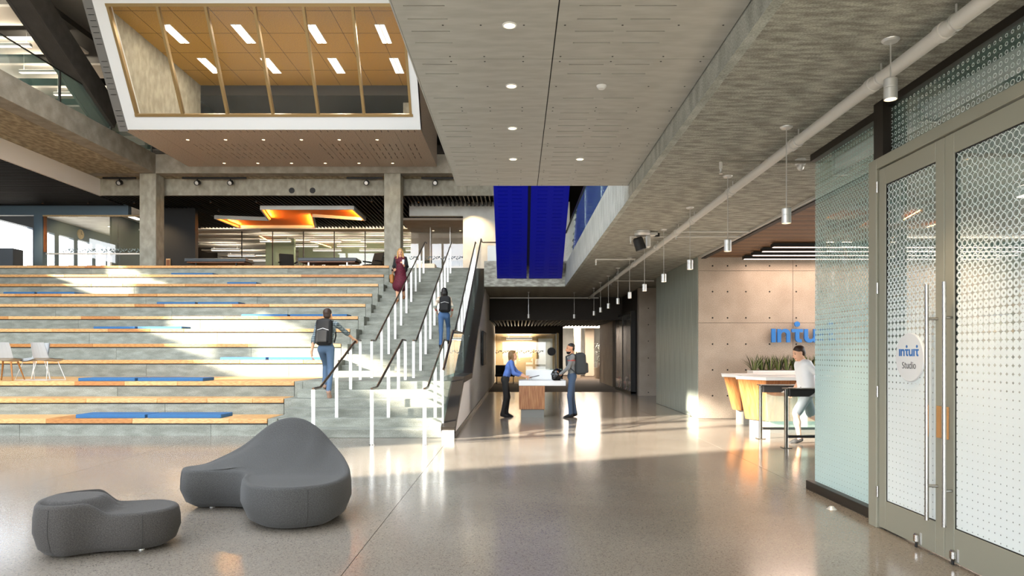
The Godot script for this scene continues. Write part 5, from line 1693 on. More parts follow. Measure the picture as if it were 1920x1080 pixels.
func build_seating() -> void:
	# large seat: right lobe towards the camera, left lobe to the side, back rising behind
	var pts := [Vector2(0.30, 0.97), Vector2(-0.04, 0.86), Vector2(-0.26, 0.52), Vector2(-0.36, 0.22), Vector2(-0.62, 0.10), Vector2(-0.95, 0.12), Vector2(-1.13, -0.12), Vector2(-1.0, -0.42), Vector2(-0.70, -0.57), Vector2(-0.38, -0.67), Vector2(-0.12, -0.69), Vector2(0.12, -0.66), Vector2(0.36, -0.54), Vector2(0.60, -0.12), Vector2(0.74, 0.36), Vector2(0.66, 0.78)]
	var hts := [0.405, 0.405, 0.41, 0.41, 0.41, 0.41, 0.41, 0.415, 0.56, 0.81, 0.87, 0.79, 0.60, 0.49, 0.43, 0.41]
	var ol := smooth_closed(pts, 8)
	var hl := []
	for i in pts.size():
		for j in 8:
			var n := pts.size()
			hl.append(clampf(cubic_interpolate(hts[i], hts[(i + 1) % n], hts[(i + n - 1) % n], hts[(i + 2) % n], j / 8.0), 0.4, 0.9))
	var rim := func(p: Vector2) -> float:
		var best := 0
		for i in ol.size():
			if ol[i].distance_squared_to(p) < ol[best].distance_squared_to(p):
				best = i
		return hl[best]
	var top := func(p: Vector2, rho: float, r: float) -> float:
		# the back rises with the distance towards the rear, by its height along the rear rim
		var xs := [-1.2, -1.0, -0.70, -0.38, -0.12, 0.12, 0.36, 0.60, 0.9]
		var rs := [0.41, 0.415, 0.56, 0.81, 0.87, 0.79, 0.60, 0.49, 0.43]
		var ys := [0.30, 0.42, 0.57, 0.67, 0.69, 0.66, 0.54, 0.30, 0.2]
		var i := 0
		while i < 7 and p.x > xs[i + 1]:
			i += 1
		var f: float = clampf((p.x - xs[i]) / (xs[i + 1] - xs[i]), 0, 1)
		f = f * f * (3 - 2 * f)
		var u := clampf((-p.y + 0.30) / (0.30 + lerpf(ys[i], ys[i + 1], f)), 0.0, 1.0)
		var hh := 0.395 + (lerpf(rs[i], rs[i + 1], f) - 0.395) * u ** 1.7
		return lerpf(hh, r - 0.004, smoothstep(0.7, 1.0, rho))
	var o := thing("sculptural_seat", "large dark grey felt lounge seat with swooping back in the foreground", "seat", V(-2.35, 0, 6.95))
	inst("upholstery", loft_seat(ol, rim, top, 0.0, 0.12), M.seat_fabric, o)
	# stitched seams running up the side
	for i in [44, 124, 70]:
		inst("seam", seam_tube(ol, i, hl[i], 0.12), M.seam, o)
	for q in [Vector2(0.2, 0.62), Vector2(-0.8, -0.1), Vector2(0.3, -0.35)]:
		inst("foot", mb().lathe([Vector2(0, 0), Vector2(0.03, 0), Vector2(0.03, 0.03), Vector2(0, 0.03)], T(Vector3(q.x, 0, q.y)), 10), M.alu, o)
	# small pouf with a raised round end
	var pp := [Vector2(-0.5, 0.08), Vector2(-0.46, -0.16), Vector2(-0.25, -0.30), Vector2(0.05, -0.28), Vector2(0.32, -0.30), Vector2(0.52, -0.12), Vector2(0.52, 0.12), Vector2(0.34, 0.28), Vector2(0.05, 0.32), Vector2(-0.18, 0.42), Vector2(-0.40, 0.34)]
	var po := smooth_closed(pp, 9)
	var pr := func(p: Vector2) -> float:
		return lerpf(0.425, 0.325, smoothstep(-0.12, 0.06, p.x - 0.25 * p.y))
	var ptop := func(p: Vector2, rho: float, r: float) -> float:
		var dd := Vector2(p.x + 0.24, p.y - 0.04).length()
		return lerpf(0.432, 0.328 - 0.012 * (1.0 - rho), smoothstep(0.19, 0.34, dd)) - 0.006 * rho
	var q := thing("pouf", "small dark grey felt pouf with raised round end in the left foreground", "pouf", V(-3.36, 0, 5.62), 0.12)
	inst("upholstery", loft_seat(po, pr, ptop, 0.0, 0.08), M.pouf_fabric, q)
	for i in [84, 62, 40]:
		inst("seam", seam_tube(po, i, pr.call(po[i]), 0.08), M.seam, q)
	for u in [Vector2(-0.25, 0.2), Vector2(0.3, 0.12), Vector2(0, -0.18)]:
		inst("foot", mb().lathe([Vector2(0, 0), Vector2(0.025, 0), Vector2(0.025, 0.03), Vector2(0, 0.03)], T(Vector3(u.x, 0, u.y)), 10), M.alu, q)
	# pale shell chairs on the third tier
	shell_chair(at(13, 712, 14.95), 0.12, "oak", "pale grey shell chair with oak legs at the left edge")
	shell_chair(at(62, 712, 15.3), 2.9, "wire", "white wire-sled chair turned away behind the oak-legged chair")
	shell_chair(at(90, 711, 15.1), -0.28, "wire", "pale grey shell chair with white wire sled legs on the third tier")

func shell_chair(p: Vector3, turn: float, kind: String, label: String) -> void:
	var o := thing("shell_chair", label, "chair", Vector3(p.x, TH[2], p.z), turn, "shell chairs")
	# backrest towards the camera, seat beyond it
	var b := MB.new()
	var rows := [[0.42, 0.20, 0.47], [0.43, 0.0, 0.48], [0.445, -0.14, 0.46], [0.50, -0.22, 0.44], [0.62, -0.255, 0.42], [0.74, -0.285, 0.40], [0.835, -0.31, 0.36]]
	for i in rows.size() - 1:
		for k in 6:
			var pp := []
			for c in [[i, k], [i, k + 1], [i + 1, k + 1], [i + 1, k]]:
				var r: Array = rows[c[0]]
				var u: float = (c[1] / 6.0 - 0.5)
				pp.append(Vector3(u * r[2], r[0] + (0.05 * u * u * 4 if c[0] < 3 else 0.0), -(r[1] + (0.06 * u * u * 4 if c[0] >= 3 else 0.0))))
			var nn: Vector3 = (pp[1] - pp[0]).cross(pp[3] - pp[0]).normalized()
			var off := nn * 0.008
			b.quad(pp[0] + off, pp[1] + off, pp[2] + off, pp[3] + off, nn)
			b.quad(pp[0] - off, pp[1] - off, pp[2] - off, pp[3] - off, -nn)
	inst("shell", b, M.chair_grey, o)
	if kind == "oak":
		for sx in [-1, 1]:
			for sz in [-1, 1]:
				inst("leg", mb().tube([Vector3(sx * 0.15, 0.42, sz * 0.12), Vector3(sx * 0.24, 0, sz * 0.22)], [0.02, 0.012], 8), M.oak, o)
	else:
		for sx in [-1, 1]:
			inst("sled", mb().tube([Vector3(sx * 0.16, 0.42, 0.14), Vector3(sx * 0.22, 0.008, 0.22), Vector3(sx * 0.22, 0.008, -0.24), Vector3(sx * 0.16, 0.42, -0.1)], 0.008, 6), M.post, o)
		inst("cross_wire", mb().tube([Vector3(-0.22, 0.008, 0.2), Vector3(0.22, 0.008, 0.2)], 0.008, 6), M.post, o)
		inst("cross_wire", mb().tube([Vector3(-0.22, 0.008, -0.22), Vector3(0.22, 0.008, -0.22)], 0.008, 6), M.post, o)

# ------------------------------------------------------------------ people: tapered bones joined by a smooth minimum, meshed as surface nets
# a bone: [0, a, b, ra, rb, colour]; an egg: [1, centre, basis, radii, colour]; a soft box: [2, centre, basis, half, round, colour]
func bone_dist(q: Array, p: Vector3) -> float:
	if q[0] == 0:
		var pa: Vector3 = p - q[1]
		var ba: Vector3 = q[2] - q[1]
		var h := clampf(pa.dot(ba) / maxf(ba.length_squared(), 1e-9), 0.0, 1.0)
		return (pa - ba * h).length() - lerpf(q[3], q[4], h)
	var l: Vector3 = (p - q[1]) * q[2]
	if q[0] == 1:
		var r: Vector3 = q[3]
		var k0 := (l / r).length()
		var k1 := (l / (r * r)).length()
		return k0 * (k0 - 1.0) / maxf(k1, 1e-6)
	var d: Vector3 = l.abs() - q[3] + Vector3.ONE * q[4]
	return d.max(Vector3.ZERO).length() + minf(maxf(d.x, maxf(d.y, d.z)), 0.0) - q[4]

func net(b: MB, prims: Array, cell: float, k: float, paint: Callable) -> void:
	var lo := Vector3.ONE * 1e9
	var hi := -lo
	var boxes := []
	for q in prims:
		var a: Vector3
		var e: Vector3
		if q[0] == 0:
			var r: float = maxf(q[3], q[4])
			a = q[1].min(q[2]) - Vector3.ONE * r
			e = q[1].max(q[2]) + Vector3.ONE * r
		else:
			var r: float = maxf(q[3].x, maxf(q[3].y, q[3].z)) * (1.0 if q[0] == 1 else 1.75)
			a = q[1] - Vector3.ONE * r
			e = q[1] + Vector3.ONE * r
		a -= Vector3.ONE * (k + cell * 2)
		e += Vector3.ONE * (k + cell * 2)
		boxes.append([a, e])
		lo = lo.min(a)
		hi = hi.max(e)
	var nx := int((hi.x - lo.x) / cell) + 2
	var ny := int((hi.y - lo.y) / cell) + 2
	var nz := int((hi.z - lo.z) / cell) + 2
	var f := PackedFloat32Array()
	f.resize(nx * ny * nz)
	f.fill(1.0)
	var best := f.duplicate()
	var own := PackedInt32Array()
	own.resize(nx * ny * nz)
	for qi in prims.size():
		var q: Array = prims[qi]
		var a: Vector3 = (boxes[qi][0] - lo) / cell
		var e: Vector3 = (boxes[qi][1] - lo) / cell
		for z in range(maxi(0, int(a.z)), mini(nz, int(e.z) + 1)):
			for y in range(maxi(0, int(a.y)), mini(ny, int(e.y) + 1)):
				for x in range(maxi(0, int(a.x)), mini(nx, int(e.x) + 1)):
					var i := (z * ny + y) * nx + x
					var d := bone_dist(q, lo + Vector3(x, y, z) * cell)
					if d < best[i]:
						best[i] = d
						own[i] = qi
					var o := f[i]
					var h := maxf(k - absf(o - d), 0.0) / k
					f[i] = minf(o, d) - h * h * k * 0.25
	var vid := PackedInt32Array()
	vid.resize(nx * ny * nz)
	vid.fill(-1)
	var vs := PackedVector3Array()
	var cs := PackedColorArray()
	var ns := PackedVector3Array()
	var offs := [0, 1, nx, nx + 1, nx * ny, nx * ny + 1, nx * ny + nx, nx * ny + nx + 1]
	var co := [Vector3(0, 0, 0), Vector3(1, 0, 0), Vector3(0, 1, 0), Vector3(1, 1, 0), Vector3(0, 0, 1), Vector3(1, 0, 1), Vector3(0, 1, 1), Vector3(1, 1, 1)]
	var ed := [[0, 1], [2, 3], [4, 5], [6, 7], [0, 2], [1, 3], [4, 6], [5, 7], [0, 4], [1, 5], [2, 6], [3, 7]]
	for z in nz - 1:
		for y in ny - 1:
			var row := (z * ny + y) * nx
			for x in nx - 1:
				var i := row + x
				var v0 := f[i]
				if v0 > cell * 2.0 or v0 < -cell * 2.0:
					continue
				var neg := 0
				for o in offs:
					if f[i + o] < 0.0:
						neg += 1
				if neg == 0 or neg == 8:
					continue
				var s := Vector3.ZERO
				var c := 0
				for e in ed:
					var fa := f[i + offs[e[0]]]
					var fb := f[i + offs[e[1]]]
					if (fa < 0.0) != (fb < 0.0):
						s += co[e[0]].lerp(co[e[1]], fa / (fa - fb))
						c += 1
				s /= c
				var near := 0
				for o in range(1, 8):
					if absf(best[i + offs[o]]) < absf(best[i + offs[near]]):
						near = o
				var g := Vector3(f[i + offs[1]] + f[i + offs[3]] + f[i + offs[5]] + f[i + offs[7]] - f[i] - f[i + offs[2]] - f[i + offs[4]] - f[i + offs[6]],
					f[i + offs[2]] + f[i + offs[3]] + f[i + offs[6]] + f[i + offs[7]] - f[i] - f[i + offs[1]] - f[i + offs[4]] - f[i + offs[5]],
					f[i + offs[4]] + f[i + offs[5]] + f[i + offs[6]] + f[i + offs[7]] - f[i] - f[i + offs[1]] - f[i + offs[2]] - f[i + offs[3]])
				vid[i] = vs.size()
				var wp := lo + (Vector3(x, y, z) + s) * cell
				vs.append(wp)
				ns.append(g.normalized())
				cs.append(paint.call(prims[own[i + offs[near]]][-1], wp))
	b.use_col = true
	for z in range(1, nz - 1):
		for y in range(1, ny - 1):
			for x in range(1, nx - 1):
				var i := (z * ny + y) * nx + x
				var s0 := f[i] < 0.0
				if f[i] > cell * 2.0 or f[i] < -cell * 2.0:
					continue
				for ax in 3:
					var st: int = [1, nx, nx * ny][ax]
					if s0 == (f[i + st] < 0.0):
						continue
					var u: int = [nx, nx * ny, 1][ax]
					var w: int = [nx * ny, 1, nx][ax]
					var q := [vid[i], vid[i - u], vid[i - u - w], vid[i - w]]
					if q.min() < 0:
						continue
					for t in [[0, 1, 2], [0, 2, 3]]:
						var ia: int = q[t[0]]
						var ib: int = q[t[1]]
						var ic: int = q[t[2]]
						var before := b.v.size()
						b.tri3(vs[ia], vs[ib], vs[ic], ns[ia], ns[ib], ns[ic])
						# colours follow the corner order that tri3 chose
						for m in 3:
							b.c[before + m] = cs[ia] if b.v[before + m] == vs[ia] else (cs[ib] if b.v[before + m] == vs[ib] else cs[ic])

func joint(a: Vector3, c: Vector3, l1: float, l2: float, pole: Vector3) -> Vector3:
	var d := c - a
	var n := minf(d.length(), (l1 + l2) * 0.999)
	var x := (l1 * l1 - l2 * l2 + n * n) / (2 * n)
	var h := sqrt(maxf(0.0, l1 * l1 - x * x))
	var f := d.normalized()
	return a + f * x + (pole - f * pole.dot(f)).normalized() * h

func add_hand(b: MB, w: Vector3, dir: Vector3, palm: Vector3, thumb_side: float, curl: float, paint: Callable) -> void:
	dir = dir.normalized()
	palm = (palm - dir * palm.dot(dir)).normalized()
	var ac := dir.cross(palm).normalized() * thumb_side
	var P := []
	P.append([0, w - dir * 0.03, w + dir * 0.03, 0.027, 0.026, 0])
	P.append([1, w + dir * 0.06, Basis(ac, dir, palm), Vector3(0.042, 0.052, 0.017), 0])
	for i in 4:
		var p := w + dir * (0.098 - 0.006 * absf(i - 1.2)) + ac * (0.03 - 0.02 * i)
		var an := curl * 0.6
		for s in 3:
			var l: float = [0.040, 0.027, 0.021][s] * [0.95, 1.05, 1.0, 0.8][i]
			var dd := dir * cos(an) + palm * sin(an)
			var e := p + dd * l
			P.append([0, p, e, 0.0092 - 0.0008 * s, 0.0086 - 0.0009 * s, 0])
			p = e
			an += curl
	var tp := w + dir * 0.028 + ac * 0.033
	var td := (dir * 0.7 + ac * 0.75 + palm * 0.25).normalized()
	P.append([0, tp, tp + td * 0.042, 0.012, 0.0105, 0])
	td = (dir * 0.85 + ac * 0.3 + palm * 0.45).normalized()
	P.append([0, tp + (dir * 0.7 + ac * 0.75 + palm * 0.25).normalized() * 0.042, tp + (dir * 0.7 + ac * 0.75 + palm * 0.25).normalized() * 0.042 + td * 0.034, 0.0102, 0.009, 0])
	net(b, P, 0.0055, 0.006, paint)

# colours: 0 skin, 1 top, 2 bottom, 3 shoes, 4 lips, 5 eyes, 6 beard or brow, 7 sock, 8 second top layer
func person(called_label: String, pos: Vector3, turn: float, g: Dictionary, hair: Array, hair_mat: Material) -> Node3D:
	var o := thing("person", called_label, "person", pos, turn)
	var s: float = g.h / 1.75
	var fem: bool = g.get("female", false)
	var C: Array = g.colors
	var pat: Callable = g.get("pattern", func(i: int, _p: Vector3) -> Color: return C[i])
	var paint := func(i: int, p: Vector3) -> Color:
		return (C[0].lerp(C[6], 0.4) if i == 9 else pat.call(i, p)).srgb_to_linear()
	var hip: Vector3 = g.hip
	var R := Basis(Vector3.UP, g.get("twist", 0.0)) * Basis(Vector3.RIGHT, -g.get("lean", 0.0))
	var up := func(x: float, y: float, z: float) -> Vector3: return hip + R * (Vector3(x, y, z) * s)
	var sw := 0.165 if fem else 0.195
	var P := []
	var top := 1
	# trunk: pelvis, waist, ribs, shoulders, neck
	P.append([1, up.call(0, 0.0, 0.0), R.transposed().inverse(), Vector3(0.165 if fem else 0.16, 0.12, 0.115) * s, 2])
	P.append([1, up.call(0, 0.17, 0.0), R, Vector3(0.128 if fem else 0.15, 0.15, 0.10) * s, top])
	P.append([1, up.call(0, 0.36, 0.005), R, Vector3(0.15 if fem else 0.178, 0.17, 0.115) * s, top])
	P.append([0, up.call(-sw + 0.03, 0.475, 0.01), up.call(sw - 0.03, 0.475, 0.01), 0.058 * s, 0.058 * s, top])
	P.append([0, up.call(0, 0.47, 0.01), up.call(0, 0.545, 0.0), 0.068 * s, 0.056 * s, g.get("collar", 0)])
	if fem:
		for sx in [-1, 1]:
			P.append([1, up.call(0.065 * sx, 0.36, -0.085), R, Vector3(0.055, 0.055, 0.045) * s, top])
	# arms
	for i in 2:
		var sx := -1.0 if i == 0 else 1.0
		var sh: Vector3 = up.call(sx * sw, 0.465, 0.012)
		var wr: Vector3 = hip + (g.hands[i] as Vector3) * s
		var el := joint(sh, wr, 0.285 * s, 0.255 * s, R * Vector3(sx * 0.35, -0.5, 0.75) if not g.has("elbows") else g.elbows[i])
		var sleeve: float = g.get("sleeve", 1.0)
		P.append([0, sh, el, 0.054 * s, 0.043 * s, g.get("arm_color", top)])
		if sleeve >= 1.0:
			P.append([0, el, wr + (el - wr).normalized() * 0.02, 0.043 * s, 0.033 * s, g.get("arm_color", top)])
			P.append([0, wr + (el - wr).normalized() * 0.03, wr, 0.027 * s, 0.026 * s, 0])
		else:
			var cut := el.lerp(wr, maxf(0.0, sleeve * 2.0 - 1.0) + 0.02)
			P.append([0, el, cut, 0.046 * s, 0.046 * s, g.get("arm_color", top)])
			P.append([0, el.lerp(wr, 0.1), wr, 0.037 * s, 0.026 * s, 0])
		add_hand(o_mesh, wr, g.get("hand_dirs", [wr - el, wr - el])[i], g.get("palms", [Vector3(1, 0, 0), Vector3(-1, 0, 0)])[i], (-1.0 if i == 0 else 1.0) * g.get("thumb", [1, 1])[i], g.get("curl", [0.45, 0.45])[i], paint)
	# legs
	for i in 2:
		var sx := -1.0 if i == 0 else 1.0
		var hj: Vector3 = hip + Basis(Vector3.UP, g.get("twist", 0.0)) * Vector3(sx * 0.088 * s, -0.05 * s, 0)
		var an: Vector3 = g.feet[i]
		var kn := joint(hj, an, 0.425 * s, 0.43 * s, g.get("knee", [Vector3(0, 0, -1), Vector3(0, 0, -1)])[i])
		var legc := 2
		if g.get("bare_legs", 0) == 0:
			P.append([0, hj, kn, 0.086 * s, 0.062 * s, 2])
			P.append([0, kn, an + Vector3(0, 0.03, 0), 0.060 * s, 0.050 * s, 2])
			P.append([0, an + Vector3(0, 0.02, 0), an, 0.04 * s, 0.036 * s, 7])
		else:
			P.append([0, hj, hj.lerp(kn, 0.85), 0.095 * s, 0.085 * s, 2])
			P.append([0, hj.lerp(kn, 0.8), kn, 0.066 * s, 0.053 * s, 0])
			P.append([0, kn, kn.lerp(an, 0.35), 0.052 * s, 0.056 * s, 0])
			P.append([0, kn.lerp(an, 0.35), an, 0.055 * s, 0.033 * s, 0])
		var fd: Vector3 = g.get("toes", [Vector3(0, -0.25, -1), Vector3(0, -0.25, -1)])[i]
		fd = fd.normalized()
		var sole := Vector3(0, -0.055, 0) * s
		P.append([0, an + sole * 0.45 + Vector3(0, 0, 0.02), an + fd * 0.09 * s + sole * 0.7, 0.043 * s, 0.040 * s, 3])
		P.append([0, an + fd * 0.09 * s + sole * 0.7, an + fd * 0.165 * s + sole * 0.75, 0.040 * s, 0.030 * s, 3])
	for q in g.get("extra", []):
		var e: Array = q.duplicate()
		P.append(e)
	net(o_mesh, P, 0.0175, 0.035, paint)
	# head with a face
	var nk: Vector3 = up.call(0, 0.54, 0.0)
	var H := Basis(Vector3.UP, g.get("head_yaw", 0.0)) * Basis(Vector3.RIGHT, -g.get("head_pitch", 0.0))
	var hc := nk + H * (Vector3(0, 0.125, -0.018) * s)
	var hp := func(x: float, y: float, z: float) -> Vector3: return hc + H * (Vector3(x, y, z) * s)
	var F := []
	F.append([1, hp.call(0, 0.025, 0.012), H, Vector3(0.077, 0.095, 0.097) * s, 0])
	F.append([1, hp.call(0, -0.045, -0.03), H, Vector3(0.06, 0.075, 0.065) * s, 0])
	if g.has("beard"):
		F.append([1, hp.call(0, -0.082, -0.03), H, Vector3(0.062, 0.05, 0.066) * s, 6])
	F.append([0, hp.call(0, -0.16, 0.02), hp.call(0, -0.05, 0.015), 0.056 * s, 0.054 * s, 0])
	F.append([0, hp.call(0, 0.012, -0.088), hp.call(0, -0.03, -0.108), 0.010 * s, 0.014 * s, 0])
	F.append([0, hp.call(-0.02, -0.064, -0.089), hp.call(0.02, -0.064, -0.089), 0.008 * s, 0.008 * s, 4])
	F.append([1, hp.call(0, -0.1, -0.07), H, Vector3(0.03, 0.025, 0.025) * s, 6 if g.has("beard") else 0])
	for sx in [-1, 1]:
		F.append([0, hp.call(sx * 0.02, 0.034, -0.083), hp.call(sx * 0.046, 0.036, -0.066), 0.0055 * s, 0.005 * s, 9])
		F.append([1, hp.call(sx * 0.033, 0.008, -0.076), H, Vector3(0.009, 0.005, 0.008) * s, 5])
		F.append([1, hp.call(sx * 0.079, -0.005, 0.012), H, Vector3(0.012, 0.032, 0.02) * s, 0])
	net(o_mesh, F, 0.0075, 0.012, paint)
	inst("body", o_mesh.commit(), M.person, o)
	o_mesh = MB.new()
	# hair: eggs and locks in head space
	var hm := MB.new()
	var Q := []
	for q in hair:
		if q[0] == 0:
			Q.append([0, hp.call(q[1].x, q[1].y, q[1].z), hp.call(q[2].x, q[2].y, q[2].z), q[3] * s, q[4] * s, 0])
		else:
			Q.append([1, hp.call(q[1].x, q[1].y, q[1].z), H, q[2] * s, 0])
	net(hm, Q, 0.009, 0.012, func(_i: int, _p: Vector3) -> Color: return Color.WHITE)
	hm.use_col = false
	inst("hair", hm.commit(), hair_mat, o)
	o.set_meta("head", hc)
	return o

var o_mesh := MB.new()

func soft(prims: Array, cell: float, k: float) -> MB:
	var b := MB.new()
	net(b, prims, cell, k, func(_i: int, _p: Vector3) -> Color: return Color.WHITE)
	b.use_col = false
	return b

func backpack(label: String, who: Node3D, at_: Vector3, tilt_: float, size: Vector3, m: Material) -> void:
	# local: back of the wearer at -z, bag grows to +z
	var o := thing("backpack", label, "bag", who.position + Basis(Vector3.UP, who.rotation.y) * at_, who.rotation.y)
	var B := Basis(Vector3.RIGHT, tilt_)
	inst("main_bag", soft([[2, B * Vector3(0, size.y * 0.5, 0), B.transposed().inverse(), size * 0.5, 0.07, 0], [1, B * Vector3(0, size.y * 0.82, 0.0), B, Vector3(size.x * 0.42, size.y * 0.22, size.z * 0.45), 0]], 0.014, 0.04), m, o)
	inst("front_pocket", soft([[2, B * Vector3(0, size.y * 0.3, size.z * 0.5), B.transposed().inverse(), Vector3(size.x * 0.36, size.y * 0.24, 0.045), 0.035, 0]], 0.012, 0.02), m, o)
	inst("grab_loop", mb().tube([B * Vector3(-0.04, size.y * 1.0, -size.z * 0.3), B * Vector3(0, size.y * 1.07, -size.z * 0.3), B * Vector3(0.04, size.y * 1.0, -size.z * 0.3)], 0.008, 6), M.fabric_black, o)
	for sx in [-1, 1]:
		inst("strap", mb().tube([B * Vector3(sx * 0.1, size.y * 0.93, -size.z * 0.4), B * Vector3(sx * 0.125, size.y * 1.0, -size.z * 0.5 - 0.07), B * Vector3(sx * 0.14, size.y * 0.88, -size.z * 0.5 - 0.2), B * Vector3(sx * 0.165, size.y * 0.45, -size.z * 0.5 - 0.2), B * Vector3(sx * 0.18, size.y * 0.16, -size.z * 0.4 - 0.06)], 0.015, 6), m, o)
	inst("zip", mb().tube([B * Vector3(-size.x * 0.36, size.y * 0.55, size.z * 0.5), B * Vector3(0, size.y * 0.62, size.z * 0.52), B * Vector3(size.x * 0.36, size.y * 0.55, size.z * 0.5)], 0.005, 6), M.alu, o)

const CAP := [[1, Vector3(0, 0.055, 0.028), Vector3(0.084, 0.083, 0.1)], [1, Vector3(0, 0.0, 0.062), Vector3(0.074, 0.085, 0.06)]]

func build_people() -> void:
	var skin := Color(0.86, 0.66, 0.53)
	var dark := Color(0.10, 0.08, 0.07)
	# 1 man climbing with backpack, right hand on the rail
	var man := person("man in checked shirt and jeans climbing the stairs, hand on rail", V(-3.97, 0.0, 14.15), 0.0, {
		"h": 1.80, "hip": Vector3(0.0, 1.70, -0.02), "lean": 0.18, "twist": -0.06, "head_pitch": -0.1,
		"feet": [Vector3(-0.1, 0.905, -0.27), Vector3(0.10, 0.80, 0.14)], "toes": [Vector3(0, -0.1, -1), Vector3(0, -0.9, -0.6)],
		"hands": [Vector3(-0.30, -0.10, -0.02), Vector3(0.42, 0.175, -0.56)], "sleeve": 0.62,
		"elbows": [Vector3(-0.7, 0, 0.5), Vector3(0.5, -0.6, 0.4)], "curl": [0.5, 0.75], "palms": [Vector3(1, 0, -0.3), Vector3(0, -1, 0)], "hand_dirs": [Vector3(0, -1, -0.1), Vector3(0.3, -0.25, -0.8)],
		"colors": [skin, Color(0.42, 0.46, 0.47), Color(0.29, 0.38, 0.47), Color(0.62, 0.5, 0.42), Color(0.7, 0.4, 0.36), dark, Color(0.25, 0.16, 0.1), Color(0.6, 0.5, 0.42), Color(0.3, 0.35, 0.36)],
		"pattern": func(i: int, p: Vector3) -> Color:
			if i == 1:
				var a := fposmod(p.y * 22.0, 1.0) < 0.5
				var b := fposmod((p.x + p.z) * 22.0, 1.0) < 0.5
				return [Color(0.56, 0.60, 0.60), Color(0.38, 0.43, 0.45), Color(0.23, 0.27, 0.29)][int(a) + int(b)]
			return [skin, skin, Color(0.31, 0.40, 0.50), Color(0.66, 0.53, 0.45), Color(0.7, 0.4, 0.36), dark, Color(0.25, 0.16, 0.1), Color(0.6, 0.5, 0.42), skin][i],
	}, CAP, M.hair_brown)
	backpack("black backpack on the man climbing the stairs", man, Vector3(0.0, 1.74, 0.17), -0.16, Vector3(0.33, 0.54, 0.2), M.fabric_black)
	# 2 woman coming down in a dark red dress
	var dress := Color(0.36, 0.05, 0.14)
	var lady := person("blonde woman in dark red dress and black cardigan coming down the stairs", V(-3.87, 0.0, 22.6), PI, {
		"h": 1.74, "female": true, "hip": Vector3(0.0, 4.24, 0.0), "head_pitch": 0.22, "head_yaw": 0.1, "bare_legs": 1,
		"feet": [Vector3(-0.08, 3.475, 0.26), Vector3(0.10, 3.335, -0.02)], "toes": [Vector3(0, -0.3, -1), Vector3(0, -0.6, -1)],
		"hands": [Vector3(-0.16, 0.20, -0.26), Vector3(0.2, 0.02, -0.2)], "arm_color": 8, "curl": [0.7, 0.6], "palms": [Vector3(0.8, 0, 0), Vector3(-0.5, 0.5, 0)],
		"hand_dirs": [Vector3(0.25, 0.55, -0.5), Vector3(-0.4, 0.1, -0.8)],
		"extra": [[0, Vector3(0, 4.24, 0), Vector3(0, 3.83, 0.01), 0.165, 0.225, 2], [0, Vector3(-0.06, 3.95, 0), Vector3(0.06, 3.80, 0.01), 0.20, 0.21, 2], [0, Vector3(-0.13, 4.66, 0.04), Vector3(-0.14, 4.33, 0.06), 0.07, 0.09, 8], [0, Vector3(0.13, 4.66, 0.04), Vector3(0.14, 4.33, 0.06), 0.07, 0.09, 8]],
		"colors": [skin, dress, dress, Color(0.6, 0.4, 0.25), Color(0.65, 0.25, 0.25), dark, Color(0.5, 0.36, 0.2), skin, Color(0.06, 0.065, 0.08)],
		"pattern": func(i: int, p: Vector3) -> Color:
			if i == 1 or i == 2:
				return Color(0.42, 0.06, 0.17) if fposmod(p.y * 24.0 + sin(p.x * 30.0) * 0.3, 1.0) < 0.55 else Color(0.17, 0.03, 0.07)
			return [skin, dress, dress, Color(0.6, 0.4, 0.25), Color(0.65, 0.25, 0.25), dark, Color(0.5, 0.36, 0.2), skin, Color(0.06, 0.065, 0.08)][i],
	}, [[1, Vector3(0, 0.055, 0.028), Vector3(0.085, 0.082, 0.1)], [1, Vector3(0, 0.0, 0.062), Vector3(0.08, 0.1, 0.06)], [0, Vector3(-0.075, 0.03, -0.01), Vector3(-0.095, -0.2, -0.03), 0.028, 0.03], [0, Vector3(0.075, 0.03, -0.01), Vector3(0.095, -0.2, -0.03), 0.028, 0.03], [0, Vector3(0, -0.02, 0.07), Vector3(0, -0.18, 0.06), 0.065, 0.05]], M.hair_blonde)
	var lp: Vector3 = lady.position
	var cup := thing("coffee_cup", "white paper coffee cup with lid held by the woman on the stairs", "cup", lp + Vector3(0.15, 4.52, 0.325))
	inst("cup", mb().lathe([Vector2(0, -0.06), Vector2(0.03, -0.06), Vector2(0.042, 0.07), Vector2(0, 0.07)], Transform3D(), 12), M.white, cup)
	inst("lid", mb().lathe([Vector2(0, 0.095), Vector2(0.036, 0.095), Vector2(0.044, 0.075), Vector2(0.044, 0.068)], Transform3D(), 12), M.white, cup)
	var ph := solo("phone", mb().obox(T(lp + Vector3(-0.21, 4.28, 0.29), Basis(Vector3.RIGHT, -0.9)), Vector3(0.07, 0.14, 0.009), 0.003), M.black, "black phone in the hand of the woman in the red dress", "phone")
	var hb := thing("handbag", "tan leather shoulder bag hanging beside the woman in the red dress", "bag", lp + Vector3(-0.28, 3.88, -0.05))
	inst("bag", soft([[2, Vector3(0, 0.14, 0), Basis.IDENTITY, Vector3(0.06, 0.15, 0.13), 0.045, 0]], 0.014, 0.02), M.leather, hb)
	inst("strap", mb().tube([Vector3(0, 0.26, 0.08), Vector3(0.06, 0.6, 0.06), Vector3(0.105, 0.93, 0.03), Vector3(0.07, 0.6, -0.05), Vector3(0, 0.26, -0.08)], 0.012, 6), M.leather, hb)
	inst("flap", soft([[2, Vector3(-0.03, 0.2, 0), Basis.IDENTITY, Vector3(0.045, 0.075, 0.12), 0.03, 0]], 0.012, 0.02), M.leather, hb)
